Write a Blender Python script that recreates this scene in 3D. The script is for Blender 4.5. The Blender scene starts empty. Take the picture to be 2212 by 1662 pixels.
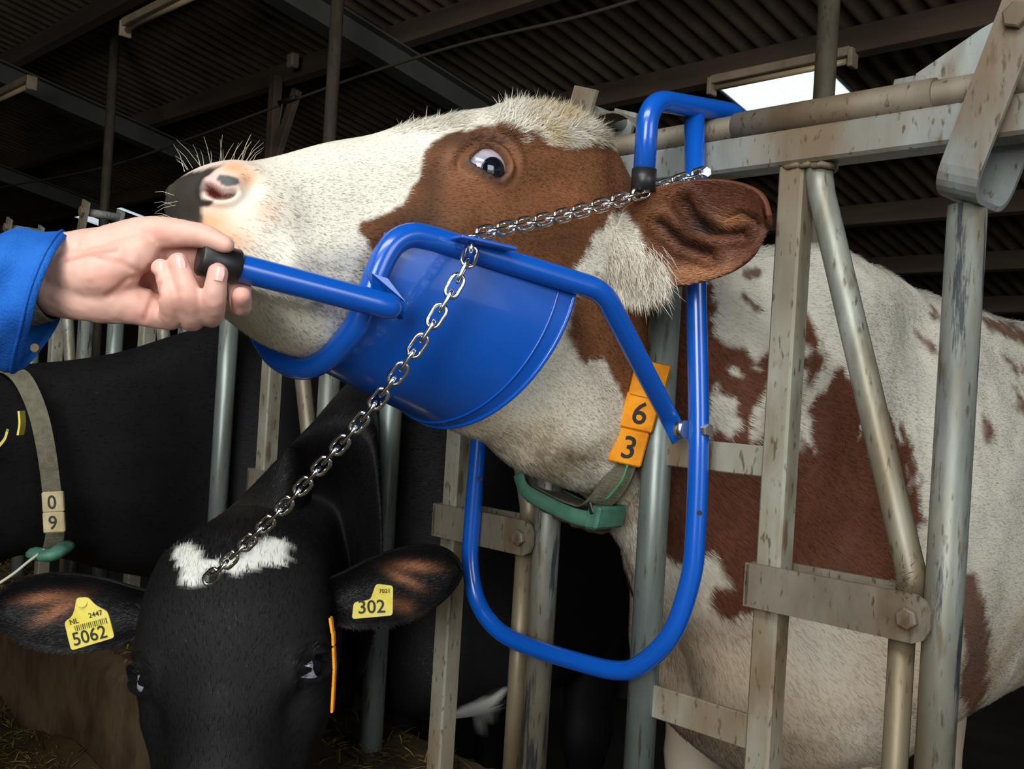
import bpy, math, random
import numpy as np
from mathutils import Matrix, Vector

rng = np.random.default_rng(7)
random.seed(7)
scn = bpy.context.scene
COL = scn.collection

# ------------------------------------------------------------------ camera
SQ = math.sqrt(.5)
CAMP = np.array([0., -1.1, 1.0])
FPX = 2150.
ROLL = math.atan(.06)
PITCH = 10 / 2150
UP = np.array([0, 0, 1.])
_F0 = np.array([-SQ, SQ, 0.])
_R0 = np.array([SQ, SQ, 0.])
FWD = _F0 * math.cos(PITCH) + UP * math.sin(PITCH)
_U0 = UP * math.cos(PITCH) - _F0 * math.sin(PITCH)
RGT = _R0 * math.cos(ROLL) + _U0 * math.sin(ROLL)
UPV = _U0 * math.cos(ROLL) - _R0 * math.sin(ROLL)
cam_d = bpy.data.cameras.new('camera')
cam_d.sensor_width = 36
cam_d.lens = 36 * FPX / 2212
cam_d.clip_start = .02
cam = bpy.data.objects.new('camera', cam_d)
COL.objects.link(cam)
cam.matrix_world = Matrix(((RGT[0], UPV[0], -FWD[0], CAMP[0]), (RGT[1], UPV[1], -FWD[1], CAMP[1]),
                           (RGT[2], UPV[2], -FWD[2], CAMP[2]), (0, 0, 0, 1)))
scn.camera = cam

# ------------------------------------------------------------------ world, daylight, exposure
scn.view_settings.view_transform = 'Standard'
scn.view_settings.look = 'None'
scn.view_settings.gamma = 1
scn.view_settings.use_curve_mapping = False
scn.view_settings.exposure = 0.32
scn.cycles.max_bounces = 5
scn.cycles.diffuse_bounces = 3
scn.cycles.glossy_bounces = 3
scn.cycles.transmission_bounces = 2
scn.cycles.transparent_max_bounces = 4
wd = bpy.data.worlds.new('sky')
scn.world = wd
wd.use_nodes = True
wd.node_tree.nodes['Background'].inputs[0].default_value = (.86, .94, 1, 1)
wd.node_tree.nodes['Background'].inputs[1].default_value = 1.1


def area(name, loc, target, sx, sy, power, colr):
    l = bpy.data.lights.new(name, 'AREA')
    l.shape = 'RECTANGLE'
    l.size = sx
    l.size_y = sy
    l.energy = power
    l.color = colr
    o = bpy.data.objects.new(name, l)
    COL.objects.link(o)
    o.location = loc
    d = Vector(target) - Vector(loc)
    o.rotation_euler = d.to_track_quat('-Z', 'Y').to_euler()
    return o


# daylight coming in through the doorway and the ridge light behind the camera and the open gable on the right
area('doorway_daylight', (1.45, -4.35, 2.2), (-.6, 0, 1.05), 1.9, 2.4, 140, (1, .985, .95))
area('ridge_daylight', (.2, -2.5, 3.85), (-.9, .2, 1.0), 3.2, 1.2, 135, (.97, .99, 1))
area('gable_daylight', (4.6, -.6, 2.2), (-1, .3, 1.0), 2.6, 2.0, 62, (.93, .97, 1))


# ------------------------------------------------------------------ pixel <-> place helpers (measured from the photograph)
def ray(px, py): return FWD + RGT * (px - 1106) / FPX + UPV * (831 - py) / FPX
def PY(px, py, y):
    d = ray(px, py); return CAMP + d * (y - CAMP[1]) / d[1]
def PX(px, py, x):
    d = ray(px, py); return CAMP + d * (x - CAMP[0]) / d[0]
def PD(px, py, dep): return CAMP + ray(px, py) * dep
def proj(P):
    q = np.asarray(P) - CAMP
    z = q @ FWD
    return 1106 + FPX * (q @ RGT) / z, 831 - FPX * (q @ UPV) / z


def lin(r, g, b):
    f = lambda c: (c / 255 / 12.92) if c <= 10 else ((c / 255 + .055) / 1.055) ** 2.4
    return np.array([f(r), f(g), f(b)])


def unit(v):
    v = np.asarray(v, float)
    return v / (np.linalg.norm(v, axis=-1, keepdims=True) + 1e-12)


def smooth(e0, e1, x):
    t = np.clip((x - e0) / (e1 - e0), 0, 1)
    return t * t * (3 - 2 * t)


def _hash(ix, iy, iz):
    h = (ix * 374761393 + iy * 668265263 + iz * 2147483647 ^ 0x5bd1e995).astype(np.int64)
    h = (h ^ (h >> 13)) * 1274126177
    h = h ^ (h >> 16)
    return (h & 0xffff) / 65535.


def vnoise(P, scale):
    P = np.asarray(P) * scale + 100.
    i = np.floor(P).astype(np.int64)
    f = P - i
    f = f * f * (3 - 2 * f)
    r = 0
    for dx in (0, 1):
        for dy in (0, 1):
            for dz in (0, 1):
                w = (f[:, 0] if dx else 1 - f[:, 0]) * (f[:, 1] if dy else 1 - f[:, 1]) * (f[:, 2] if dz else 1 - f[:, 2])
                r = r + w * _hash(i[:, 0] + dx, i[:, 1] + dy, i[:, 2] + dz)
    return r * 2 - 1


def poly_sd(poly, x, y):
    """signed distance to a polygon, negative inside"""
    poly = np.asarray(poly, float)
    d = np.full(x.shape, 1e9)
    inside = np.zeros(x.shape, bool)
    n = len(poly)
    for k in range(n):
        a = poly[k]; b = poly[(k + 1) % n]
        e = b - a
        t = np.clip(((x - a[0]) * e[0] + (y - a[1]) * e[1]) / (e @ e + 1e-9), 0, 1)
        d = np.minimum(d, np.hypot(x - a[0] - t * e[0], y - a[1] - t * e[1]))
        c = ((a[1] > y) != (b[1] > y)) & (x < (b[0] - a[0]) * (y - a[1]) / (b[1] - a[1] + 1e-12) + a[0])
        inside ^= c
    return np.where(inside, -d, d)


def catmull(P, n, closed=False):
    """sample n points per span through control points P (k,d)"""
    P = np.asarray(P, float)
    if closed:
        Q = np.vstack([P[-1], P, P[0], P[1]])
        spans = len(P)
    else:
        Q = np.vstack([2 * P[0] - P[1], P, 2 * P[-1] - P[-2]])
        spans = len(P) - 1
    out = []
    for k in range(spans):
        p0, p1, p2, p3 = Q[k], Q[k + 1], Q[k + 2], Q[k + 3]
        m = n if np.isscalar(n) else n[k]
        t = np.linspace(0, 1, m, endpoint=False)[:, None]
        out.append(.5 * (2 * p1 + (p2 - p0) * t + (2 * p0 - 5 * p1 + 4 * p2 - p3) * t * t + (3 * p1 - p0 - 3 * p2 + p3) * t ** 3))
    if not closed:
        out.append(P[-1:])
    return np.vstack(out)


def fillet(P, rad, n=8):
    """polyline with rounded corners (list of points, bend radius per inner corner)"""
    P = [np.asarray(p, float) for p in P]
    out = [P[0]]
    for k in range(1, len(P) - 1):
        r = rad if np.isscalar(rad) else rad[k - 1]
        a, b, c = P[k - 1], P[k], P[k + 1]
        u, v = unit(a - b), unit(c - b)
        ang = math.acos(np.clip(u @ v, -1, 1))
        t = min(r / math.tan(ang / 2), .48 * np.linalg.norm(a - b), .48 * np.linalg.norm(c - b))
        p0, p2 = b + u * t, b + v * t
        for s in np.linspace(0, 1, n):
            out.append((1 - s) ** 2 * p0 + 2 * s * (1 - s) * b * .93 + 2 * s * (1 - s) * .07 * (p0 + p2) / 2 + s * s * p2)
    out.append(P[-1])
    return np.array(out)


# ------------------------------------------------------------------ mesh helpers
def new_mesh(name, V, quads=None, tris=None, smooth_=True):
    me = bpy.data.meshes.new(name)
    V = np.asarray(V, np.float32)
    nq = 0 if quads is None else len(quads)
    nt = 0 if tris is None else len(tris)
    me.vertices.add(len(V))
    me.vertices.foreach_set('co', V.ravel())
    loops = []
    if nq: loops.append(np.asarray(quads, np.int32).ravel())
    if nt: loops.append(np.asarray(tris, np.int32).ravel())
    L = np.concatenate(loops)
    me.loops.add(len(L))
    me.loops.foreach_set('vertex_index', L)
    me.polygons.add(nq + nt)
    st = np.concatenate([np.arange(nq) * 4, nq * 4 + np.arange(nt) * 3]).astype(np.int32)
    me.polygons.foreach_set('loop_start', st)
    me.polygons.foreach_set('use_smooth', np.full(nq + nt, smooth_, bool))
    me.update(calc_edges=True)
    me.validate()
    return me


def set_col(me, C):
    a = me.color_attributes.new('Col', 'FLOAT_COLOR', 'POINT')
    C = np.asarray(C, np.float32)
    a.data.foreach_set('color', np.hstack([C, np.ones((len(C), 1), np.float32)]).ravel())


class MB:
    """collects shapes; build() links them as one mesh object"""
    def __init__(s): s.V = []; s.F = []; s.sm = []; s.n = 0
    def add(s, V, F, sm=True):
        V = np.asarray(V, float)
        s.V.append(V)
        s.F += [[i + s.n for i in f] for f in F]
        s.sm += [sm] * len(F)
        s.n += len(V)
        return s
    def box(s, c, ax, ay, az, bevel=0.0):
        """box from centre and three half-extent vectors, chamfered edges"""
        c, ax, ay, az = [np.asarray(q, float) for q in (c, ax, ay, az)]
        if bevel <= 0:
            V = [c + i * ax + j * ay + k * az for i in (-1, 1) for j in (-1, 1) for k in (-1, 1)]
            F = [(0, 1, 3, 2), (4, 6, 7, 5), (0, 4, 5, 1), (2, 3, 7, 6), (0, 2, 6, 4), (1, 5, 7, 3)]
            return s.add(V, F, False)
        lx, ly, lz = [np.linalg.norm(q) for q in (ax, ay, az)]
        V = []; idx = {}
        for i in (-1, 1):
            for j in (-1, 1):
                for k in (-1, 1):
                    for w in range(3):
                        f = [1 - bevel / lx, 1 - bevel / ly, 1 - bevel / lz]
                        f[w] = 1
                        idx[(i, j, k, w)] = len(V)
                        V.append(c + i * ax * f[0] + j * ay * f[1] + k * az * f[2])
        F = []
        for i in (-1, 1):
            q = [idx[(i, j, k, 0)] for j, k in ((-1, -1), (1, -1), (1, 1), (-1, 1))]; F.append(q if i > 0 else q[::-1])
            q = [idx[(j, i, k, 1)] for j, k in ((-1, -1), (-1, 1), (1, 1), (1, -1))]; F.append(q if i > 0 else q[::-1])
            q = [idx[(j, k, i, 2)] for j, k in ((-1, -1), (1, -1), (1, 1), (-1, 1))]; F.append(q if i > 0 else q[::-1])
        for a in (-1, 1):
            for b in (-1, 1):
                F.append([idx[(a, b, -1, 0)], idx[(a, b, 1, 0)], idx[(a, b, 1, 1)], idx[(a, b, -1, 1)]])
                F.append([idx[(a, -1, b, 0)], idx[(a, 1, b, 0)], idx[(a, 1, b, 2)], idx[(a, -1, b, 2)]])
                F.append([idx[(-1, a, b, 1)], idx[(1, a, b, 1)], idx[(1, a, b, 2)], idx[(-1, a, b, 2)]])
                for k in (-1, 1): F.append([idx[(a, b, k, 0)], idx[(a, b, k, 1)], idx[(a, b, k, 2)]])
        return s.add(V, F, False)
    def tube(s, P, r, seg=16, caps=True, flat=None):
        """tube along P; r scalar or per point; flat: per-point list of (scale_a, scale_b)"""
        P = np.asarray(P, float)
        n = len(P)
        T = np.gradient(P, axis=0)
        T = unit(T)
        a = np.array([0, 0, 1.]) if abs(T[0][2]) < .9 else np.array([1., 0, 0])
        a = unit(a - T[0] * (a @ T[0]))
        r = np.full(n, r) if np.isscalar(r) else np.asarray(r)
        V = []
        ang = np.linspace(0, 2 * math.pi, seg, endpoint=False)
        for k in range(n):
            a = unit(a - T[k] * (a @ T[k]))
            b = np.cross(T[k], a)
            fa, fb = (1, 1) if flat is None else flat[k]
            V.append(P[k] + r[k] * (np.cos(ang)[:, None] * a * fa + np.sin(ang)[:, None] * b * fb))
        V = np.vstack(V)
        F = []
        for k in range(n - 1):
            for j in range(seg):
                j2 = (j + 1) % seg
                F.append((k * seg + j, k * seg + j2, (k + 1) * seg + j2, (k + 1) * seg + j))
        s.add(V, F, True)
        if caps:
            off = s.n - len(V)
            s.F.append([off + j for j in range(seg)][::-1]); s.sm.append(False)
            s.F.append([off + (n - 1) * seg + j for j in range(seg)]); s.sm.append(False)
        return s
    def rings(s, rings, caps=False, closed=True):
        n, m = len(rings), len(rings[0])
        V = np.vstack(rings)
        F = []
        for k in range(n - 1):
            for j in range(m if closed else m - 1):
                j2 = (j + 1) % m
                F.append((k * m + j, k * m + j2, (k + 1) * m + j2, (k + 1) * m + j))
        s.add(V, F, True)
        if caps:
            off = s.n - len(V)
            s.F.append([off + j for j in range(m)][::-1]); s.sm.append(False)
            s.F.append([off + (n - 1) * m + j for j in range(m)]); s.sm.append(False)
        return s
    def prism(s, poly, n):
        """closed polygon (k,3) extruded by vector n"""
        poly = np.asarray(poly, float)
        k = len(poly)
        V = np.vstack([poly, poly + np.asarray(n)])
        F = [list(range(k))[::-1], [k + j for j in range(k)]]
        F += [(j, (j + 1) % k, k + (j + 1) % k, k + j) for j in range(k)]
        return s.add(V, F, False)
    def build(s, name, mat, parent=None):
        me = bpy.data.meshes.new(name)
        V = np.vstack(s.V)
        me.from_pydata(V.tolist(), [], s.F)
        me.polygons.foreach_set('use_smooth', np.array(s.sm, bool))
        me.update()
        return link(name, me, mat, parent)


def link(name, me, mat, parent=None):
    o = bpy.data.objects.new(name, me)
    if mat is not None and not len(me.materials):
        me.materials.append(mat)
    COL.objects.link(o)
    if parent is not None:
        o.parent = parent
        m = Matrix.Identity(4)
        p = parent
        while p is not None:
            m = Matrix.Translation(p.location) @ m
            p = p.parent if p.parent is not None and p.parent.type == 'EMPTY' else None
            if p is not None and p.type != 'EMPTY': p = None
        o.matrix_parent_inverse = m.inverted() if parent.type == 'EMPTY' else Matrix.Identity(4)
    return o


def tag(o, label=None, cat=None, group=None, kind=None):
    if label: o['label'] = label
    if cat: o['category'] = cat
    if group: o['group'] = group
    if kind: o['kind'] = kind
    return o


def empty(name, loc, label=None, cat=None, group=None, kind=None):
    o = bpy.data.objects.new(name, None)
    o.empty_display_size = .1
    o.location = Vector([float(q) for q in loc])
    COL.objects.link(o)
    return tag(o, label, cat, group, kind)


def hexbolt(mb, c, axis, r, h):
    axis = unit(axis)
    a = unit(np.cross(axis, [.3, .2, .9]))
    b = np.cross(axis, a)
    ring = lambda rr, z: np.array([np.asarray(c) + axis * z + rr * (math.cos(t) * a + math.sin(t) * b) for t in np.arange(6) * math.pi / 3])
    mb.rings([ring(r, 0), ring(r, h * .85), ring(r * .85, h)], caps=True)
    mb.sm = [False] * len(mb.sm)
    return mb


# ------------------------------------------------------------------ materials
def mat(name, base=(.5, .5, .5), rough=.5, metal=0., spec=.5):
    m = bpy.data.materials.new(name)
    m.use_nodes = True
    p = m.node_tree.nodes['Principled BSDF']
    p.inputs['Base Color'].default_value = (*base, 1)
    p.inputs['Roughness'].default_value = rough
    p.inputs['Metallic'].default_value = metal
    p.inputs['Specular IOR Level'].default_value = spec
    return m


def nodes(m): return m.node_tree.nodes, m.node_tree.links, m.node_tree.nodes['Principled BSDF']


def noise_mat(name, cols, scale=20, rough=(.4, .7), metal=0., detail=6, stretch=(1, 1, 1), bump=0., spec=.5, bscale=None, pos=None):
    """procedural colours from object-space noise through a ramp, with bump"""
    m = mat(name, cols[0], rough[0], metal, spec)
    N, L, P = nodes(m)
    tc = N.new('ShaderNodeTexCoord')
    mp = N.new('ShaderNodeMapping')
    mp.inputs['Scale'].default_value = stretch
    L.new(tc.outputs['Object'], mp.inputs[0])
    nz = N.new('ShaderNodeTexNoise')
    nz.inputs['Scale'].default_value = scale
    nz.inputs['Detail'].default_value = detail
    nz.inputs['Roughness'].default_value = .62
    L.new(mp.outputs[0], nz.inputs['Vector'])
    rp = N.new('ShaderNodeValToRGB')
    n = len(cols)
    while len(rp.color_ramp.elements) < n: rp.color_ramp.elements.new(.5)
    for k, c in enumerate(cols):
        rp.color_ramp.elements[k].position = (pos[k] if pos else .3 + .4 * k / max(1, n - 1))
        rp.color_ramp.elements[k].color = (*c, 1)
    L.new(nz.outputs[0], rp.inputs[0])
    L.new(rp.outputs[0], P.inputs['Base Color'])
    mr = N.new('ShaderNodeMapRange')
    mr.inputs[3].default_value = rough[0]
    mr.inputs[4].default_value = rough[1]
    L.new(nz.outputs[0], mr.inputs[0])
    L.new(mr.outputs[0], P.inputs['Roughness'])
    if bump:
        n2 = N.new('ShaderNodeTexNoise')
        n2.inputs['Scale'].default_value = bscale or scale * 3
        n2.inputs['Detail'].default_value = 5
        L.new(mp.outputs[0], n2.inputs['Vector'])
        b = N.new('ShaderNodeBump')
        b.inputs['Strength'].default_value = bump
        b.inputs['Distance'].default_value = .004
        L.new(n2.outputs[0], b.inputs['Height'])
        L.new(b.outputs[0], P.inputs['Normal'])
    return m


def col_mat(name, rough=.6, spec=.3, sheen=0., fine=0., sss=0.):
    m = mat(name, (.5, .5, .5), rough, 0, spec)
    N, L, P = nodes(m)
    a = N.new('ShaderNodeAttribute')
    a.attribute_name = 'Col'
    L.new(a.outputs['Color'], P.inputs['Base Color'])
    if sheen:
        P.inputs['Sheen Weight'].default_value = sheen
        P.inputs['Sheen Roughness'].default_value = .5
    if fine:
        tc = N.new('ShaderNodeTexCoord')
        nz = N.new('ShaderNodeTexNoise')
        nz.inputs['Scale'].default_value = 260
        nz.inputs['Detail'].default_value = 4
        L.new(tc.outputs['Object'], nz.inputs['Vector'])
        b = N.new('ShaderNodeBump')
        b.inputs['Strength'].default_value = fine
        b.inputs['Distance'].default_value = .002
        L.new(nz.outputs[0], b.inputs['Height'])
        L.new(b.outputs[0], P.inputs['Normal'])
    if sss:
        P.inputs['Subsurface Weight'].default_value = sss
        P.inputs['Subsurface Radius'].default_value = (.012, .004, .002)
    return m


M = {}
M['blue'] = mat('blue_paint', tuple(lin(10, 80, 176)), .24, 0, .5)
N_, L_, P_ = nodes(M['blue'])
P_.inputs['Coat Weight'].default_value = .35
P_.inputs['Coat Roughness'].default_value = .06
def steel(name, greys, brown, dirt, rough, metal=.12, zs=.4, streak=0):
    """galvanised steel: mottled zinc, brown dirt in patches, fine specks"""
    m = noise_mat(name, greys, 11, rough, metal, 8, (1, 1, zs), .18, .35)
    N, L, P = nodes(m)
    src = P.inputs['Base Color'].links[0].from_socket
    tc = N.new('ShaderNodeTexCoord')
    mp = N.new('ShaderNodeMapping'); mp.inputs['Scale'].default_value = (1, 1, zs * .8)
    L.new(tc.outputs['Object'], mp.inputs[0])
    last = src
    for sc, lo, hi, colr in ((5.5, dirt, dirt + .16, brown), (16, .55, .68, brown * .9), (140, .60, .68, brown * .5), (34, .64, .70, brown * .7)):
        nz = N.new('ShaderNodeTexNoise'); nz.inputs['Scale'].default_value = sc; nz.inputs['Detail'].default_value = 7
        L.new(mp.outputs[0], nz.inputs['Vector'])
        mr = N.new('ShaderNodeMapRange'); mr.inputs[1].default_value = lo; mr.inputs[2].default_value = hi; mr.inputs[4].default_value = .85
        L.new(nz.outputs[0], mr.inputs[0])
        mx = N.new('ShaderNodeMix'); mx.data_type = 'RGBA'
        L.new(mr.outputs[0], mx.inputs[0]); L.new(last, mx.inputs[6])
        mx.inputs[7].default_value = (*colr, 1)
        last = mx.outputs[2]
    if streak:
        mp2 = N.new('ShaderNodeMapping'); mp2.inputs['Scale'].default_value = (1, 1, .09)
        L.new(tc.outputs['Object'], mp2.inputs[0])
        nz = N.new('ShaderNodeTexNoise'); nz.inputs['Scale'].default_value = 38; nz.inputs['Detail'].default_value = 8; nz.inputs['Roughness'].default_value = .7
        L.new(mp2.outputs[0], nz.inputs['Vector'])
        mr = N.new('ShaderNodeMapRange'); mr.inputs[1].default_value = streak; mr.inputs[2].default_value = streak + .05; mr.inputs[4].default_value = .85
        L.new(nz.outputs[0], mr.inputs[0])
        mx = N.new('ShaderNodeMix'); mx.data_type = 'RGBA'
        L.new(mr.outputs[0], mx.inputs[0]); L.new(last, mx.inputs[6])
        mx.inputs[7].default_value = (*lin(44, 50, 60), 1)
        last = mx.outputs[2]
    L.new(last, P.inputs['Base Color'])
    return m


M['galv'] = steel('galvanised_steel', [lin(108, 114, 112), lin(132, 140, 138), lin(150, 156, 150)], lin(110, 88, 60), .47, (.45, .65))
M['galv_sq'] = steel('dusty_square_tube', [lin(118, 114, 100), lin(140, 138, 124), lin(154, 156, 146)], lin(112, 94, 68), .43, (.5, .7), .05)
M['galv_post'] = steel('dirty_galvanised_steel', [lin(92, 94, 84), lin(132, 136, 126), lin(172, 178, 168)], lin(116, 100, 74), .48, (.34, .55), .35, .25)
M['galv_round'] = steel('bluish_galvanised_pipe', [lin(96, 104, 102), lin(122, 132, 128), lin(146, 156, 150)], lin(112, 104, 84), .56, (.3, .48), .5, .2)
M['galv_swing'] = steel('worn_swing_bar', [lin(94, 98, 94), lin(126, 130, 122), lin(160, 164, 156)], lin(116, 102, 76), .46, (.36, .58), .35, .3, .535)
M['pole'] = steel('dull_pole_steel', [lin(58, 53, 43), lin(72, 66, 54), lin(84, 79, 66)], lin(60, 48, 34), .52, (.5, .7), .05)
M['galv_dark'] = steel('dull_dirty_steel', [lin(88, 80, 66), lin(112, 104, 90), lin(126, 122, 110)], lin(92, 74, 52), .5, (.5, .7))
M['rubber'] = mat('black_rubber', (.012, .012, .013), .42)
M['chrome'] = mat('zinc_plated_steel', (.80, .82, .82), .16, 1.)
M['bolt'] = mat('plated_bolt', (.55, .55, .53), .3, 1.)
M['wood'] = noise_mat('dark_timber', [lin(50, 38, 28), lin(72, 57, 43), lin(88, 72, 56)], 5, (.7, .9), 0, 8, (.15, 1, 1), .3)
M['roof'] = noise_mat('weathered_fibre_cement', [lin(56, 43, 30), lin(76, 61, 45), lin(92, 77, 60)], 3, (.8, .95), 0, 8, (1, 1, 1), .2)
M['steel_beam'] = noise_mat('grey_painted_beam', [lin(52, 52, 46), lin(64, 65, 58)], 4, (.6, .8), 0)
M['conc'] = noise_mat('dirty_concrete', [lin(34, 25, 15), lin(56, 43, 29), lin(74, 59, 42), lin(48, 35, 21)], 7, (.35, .75), 0, 9, (1, 1, .6), .5, bscale=40)
M['floor'] = noise_mat('alley_concrete', [lin(50, 44, 34), lin(76, 68, 54)], 5, (.6, .9), 0, 8, bump=.3)
M['dung'] = noise_mat('dung_floor', [lin(26, 22, 16), lin(44, 38, 28)], 6, (.5, .9), 0, 8, bump=.4)
M['wall'] = noise_mat('dark_wall_boards', [lin(36, 30, 24), lin(54, 46, 36)], 4, (.8, .95), 0, 6, (1, 1, .2))
M['lamp_body'] = noise_mat('dusty_lamp_housing', [lin(120, 104, 84), lin(150, 134, 112)], 10, (.5, .8))
M['lamp_tube'] = mat('unlit_tube', tuple(lin(170, 150, 118)), .3)
M['cable'] = mat('cable_sheath', tuple(lin(60, 52, 42)), .7)
M['orange'] = noise_mat('orange_plastic', [lin(214, 126, 8), lin(240, 152, 20), lin(246, 164, 36)], 30, (.4, .6))
M['cream'] = noise_mat('dirty_cream_plastic', [lin(150, 132, 92), lin(190, 178, 138)], 25, (.5, .7))
M['ink'] = mat('black_print', (.02, .018, .015), .6)
M['green'] = noise_mat('green_plastic', [lin(50, 92, 78), lin(74, 122, 102), lin(92, 128, 108)], 22, (.45, .7), bump=.1)
M['strap'] = noise_mat('woven_strap', [lin(86, 82, 66), lin(112, 108, 90)], 60, (.75, .9), 0, 3, bump=.5, bscale=300)
M['strap_green'] = mat('green_weave', tuple(lin(60, 134, 96)), .8)
M['yellow'] = noise_mat('yellow_tag_plastic', [lin(206, 186, 60), lin(228, 212, 90), lin(216, 200, 110)], 30, (.4, .6))
M['skin_h'] = col_mat('human_skin', .5, .35, sss=.12)
M['nail'] = mat('nail', tuple(lin(226, 176, 168)), .3)
M['jacket'] = noise_mat('blue_work_cloth', [lin(12, 66, 146), lin(24, 90, 176), lin(40, 108, 190)], 9, (.75, .9), 0, 5, (1, 1, 1), .35, .2, 420)
M['knit'] = noise_mat('grey_knit', [lin(84, 80, 74), lin(120, 114, 106)], 120, (.8, .95), bump=.5)
M['coat'] = col_mat('cow_hide', .62, .22, fine=.25)
M['fur'] = col_mat('cow_hair', .55, .3)
M['blackhide'] = col_mat('black_hide', .6, .2, fine=.2)
M['blackfur'] = col_mat('black_hair', .48, .35)
M['eye_white'] = noise_mat('eye_white', [lin(128, 132, 146), lin(160, 160, 172), lin(180, 138, 138)], 30, (.1, .15))
M['eye_dark'] = mat('eye_dark', (.004, .005, .012), .03, 0, .8)
M['straw'] = col_mat('hay', .7, .2)
M['rope'] = mat('pale_cord', tuple(lin(186, 186, 168)), .8)
# translucent skylight sheets
M['sky'] = bpy.data.materials.new('translucent_sheet')
M['sky'].use_nodes = True
N_, L_, P_ = nodes(M['sky'])
tl = N_.new('ShaderNodeBsdfTranslucent'); tl.inputs[0].default_value = (.9, .95, .96, 1)
tr = N_.new('ShaderNodeBsdfTransparent'); tr.inputs[0].default_value = (.9, .95, .97, 1)
mx = N_.new('ShaderNodeMixShader'); mx.inputs[0].default_value = .45
tc_ = N_.new('ShaderNodeTexCoord'); wv = N_.new('ShaderNodeTexWave'); wv.bands_direction = 'X'; wv.inputs['Scale'].default_value = .314 / .11
rp_ = N_.new('ShaderNodeValToRGB'); rp_.color_ramp.elements[0].color = (.55, .68, .75, 1); rp_.color_ramp.elements[0].position = .0; rp_.color_ramp.elements[1].color = (.92, .97, .98, 1); rp_.color_ramp.elements[1].position = .12
L_.new(tc_.outputs['Object'], wv.inputs['Vector']); L_.new(wv.outputs['Fac'], rp_.inputs[0]); L_.new(rp_.outputs[0], tr.inputs[0]); L_.new(rp_.outputs[0], tl.inputs[0])
L_.new(tl.outputs[0], mx.inputs[1]); L_.new(tr.outputs[0], mx.inputs[2])
L_.new(mx.outputs[0], N_['Material Output'].inputs[0])

# ------------------------------------------------------------------ the barn shell
RH, RS = 3.7, .2                                  # roof height above the camera's place, fall per metre away from it
def roof_z(y): return RH - RS * (y + 1.1)
RN = unit([0, RS, 1.])
YD = unit([0, 1, -RS])
X0, X1, Y0, Y1 = -19.0, 5.4, -5.6, 8.8

SK = ((-3.25, -2.58, 3.3, 4.3), (-12.4, -11.05, 3.3, 4.3))   # skylights


def bx(name, lo, hi, m, kind='structure', parent=None):
    lo, hi = np.array(lo, float), np.array(hi, float)
    h = (hi - lo) / 2
    o = MB().box((lo + hi) / 2, [h[0], 0, 0], [0, h[1], 0], [0, 0, h[2]]).build(name, m, parent)
    if parent is None and kind: tag(o, kind=kind)
    return o


bx('floor', (X0, Y0, -.25), (X1, -.12, 0), M['floor'])
tag(bx('stall_floor', (X0, .2, -.35), (X1, Y1, -.12), M['dung']), 'dark soiled floor of the stalls behind the feed fence', 'floor')
bx('wall_back', (X0, Y1, -.3), (X1, Y1 + .12, 3.2), M['wall'])
bx('wall_left', (X0 - .12, Y0, -.3), (X0, Y1, 5.2), M['wall'])
wf = empty('wall_front', (0, Y0, 0), kind='structure')
bx('wall_panel', (X0, Y0 - .12, 0), (.4, Y0, 5.2), M['wall'], parent=wf)
bx('wall_panel', (2.5, Y0 - .12, 0), (X1, Y0, 5.2), M['wall'], parent=wf)
bx('wall_panel', (.4, Y0 - .12, 3.5), (2.5, Y0, 5.2), M['wall'], parent=wf)
wr = empty('wall_right', (X1, 0, 0), kind='structure')
bx('wall_panel', (X1, 1.4, -.3), (X1 + .12, Y1, 4.2), M['wall'], parent=wr)
bx('wall_panel', (X1, Y0, -.3), (X1 + .12, -2.4, 5.2), M['wall'], parent=wr)

# ceiling of corrugated sheets
ceil = empty('ceiling', (0, 0, roof_z(0)), kind='structure')
PITCHC, NC = .11, 8
SHW = PITCHC * NC
ylines = [-5.6, -3.3, -1.15, .97, 3.3, 4.3, 6.6, 8.9]
sheet_cache = {}


def sheet_mesh(w, ly, trans, ph=0.):
    key = (round(w, 3), round(ly, 3), trans, round(ph, 3))
    if key in sheet_cache: return sheet_cache[key]
    w = w + .045
    n = max(6, int(round(w / PITCHC)) * 8)
    xs = np.linspace(0, w, n + 1)
    zz = .018 * np.cos(2 * math.pi * (xs + ph) / PITCHC)
    V = []
    for yy in (-.04, ly + .1):
        for x, z in zip(xs, zz): V.append((x, yy * YD[1], yy * YD[2] + z + .02))
    F = [(j, n + 1 + j, n + 2 + j, j + 1) for j in range(n)]
    me = bpy.data.meshes.new('sheet')
    me.from_pydata(V, [], F)
    me.polygons.foreach_set('use_smooth', np.ones(len(F), bool))
    me.materials.append(M['sky'] if trans else M['roof'])
    sheet_cache[key] = me
    return me


def put_sheet(x, w, y, ly, trans=False, name='roof_sheet', parent=ceil):
    o = bpy.data.objects.new(name, sheet_mesh(w, ly, trans, (x - X0) % PITCHC))
    COL.objects.link(o)
    o.location = (x, y, roof_z(y) + .004 * (round(x / SHW) % 2) + .003 * random.random())
    if parent:
        o.parent = parent
        o.matrix_parent_inverse = Matrix.Translation(parent.location).inverted()
    return o


nsky = 0
for a, b in zip(ylines[:-1], ylines[1:]):
    ly = (b - a) / YD[1]
    x = X0
    while x < X1 - .01:
        w = min(SHW, X1 - x)
        hit = [s for s in SK if a >= s[2] - .3 and b <= s[3] + .4 and x + w > s[0] and x < s[1]]
        if hit:
            s = hit[0]
            if s[0] - x > .02: put_sheet(x, s[0] - x, a, ly)
            o = put_sheet(s[0], s[1] - s[0], a, ly, True, 'window_%d' % (nsky + 1), None)
            tag(o, kind='structure')
            nsky += 1
            x = s[1]
            continue
        put_sheet(x, w, a, ly)
        x += w

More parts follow.
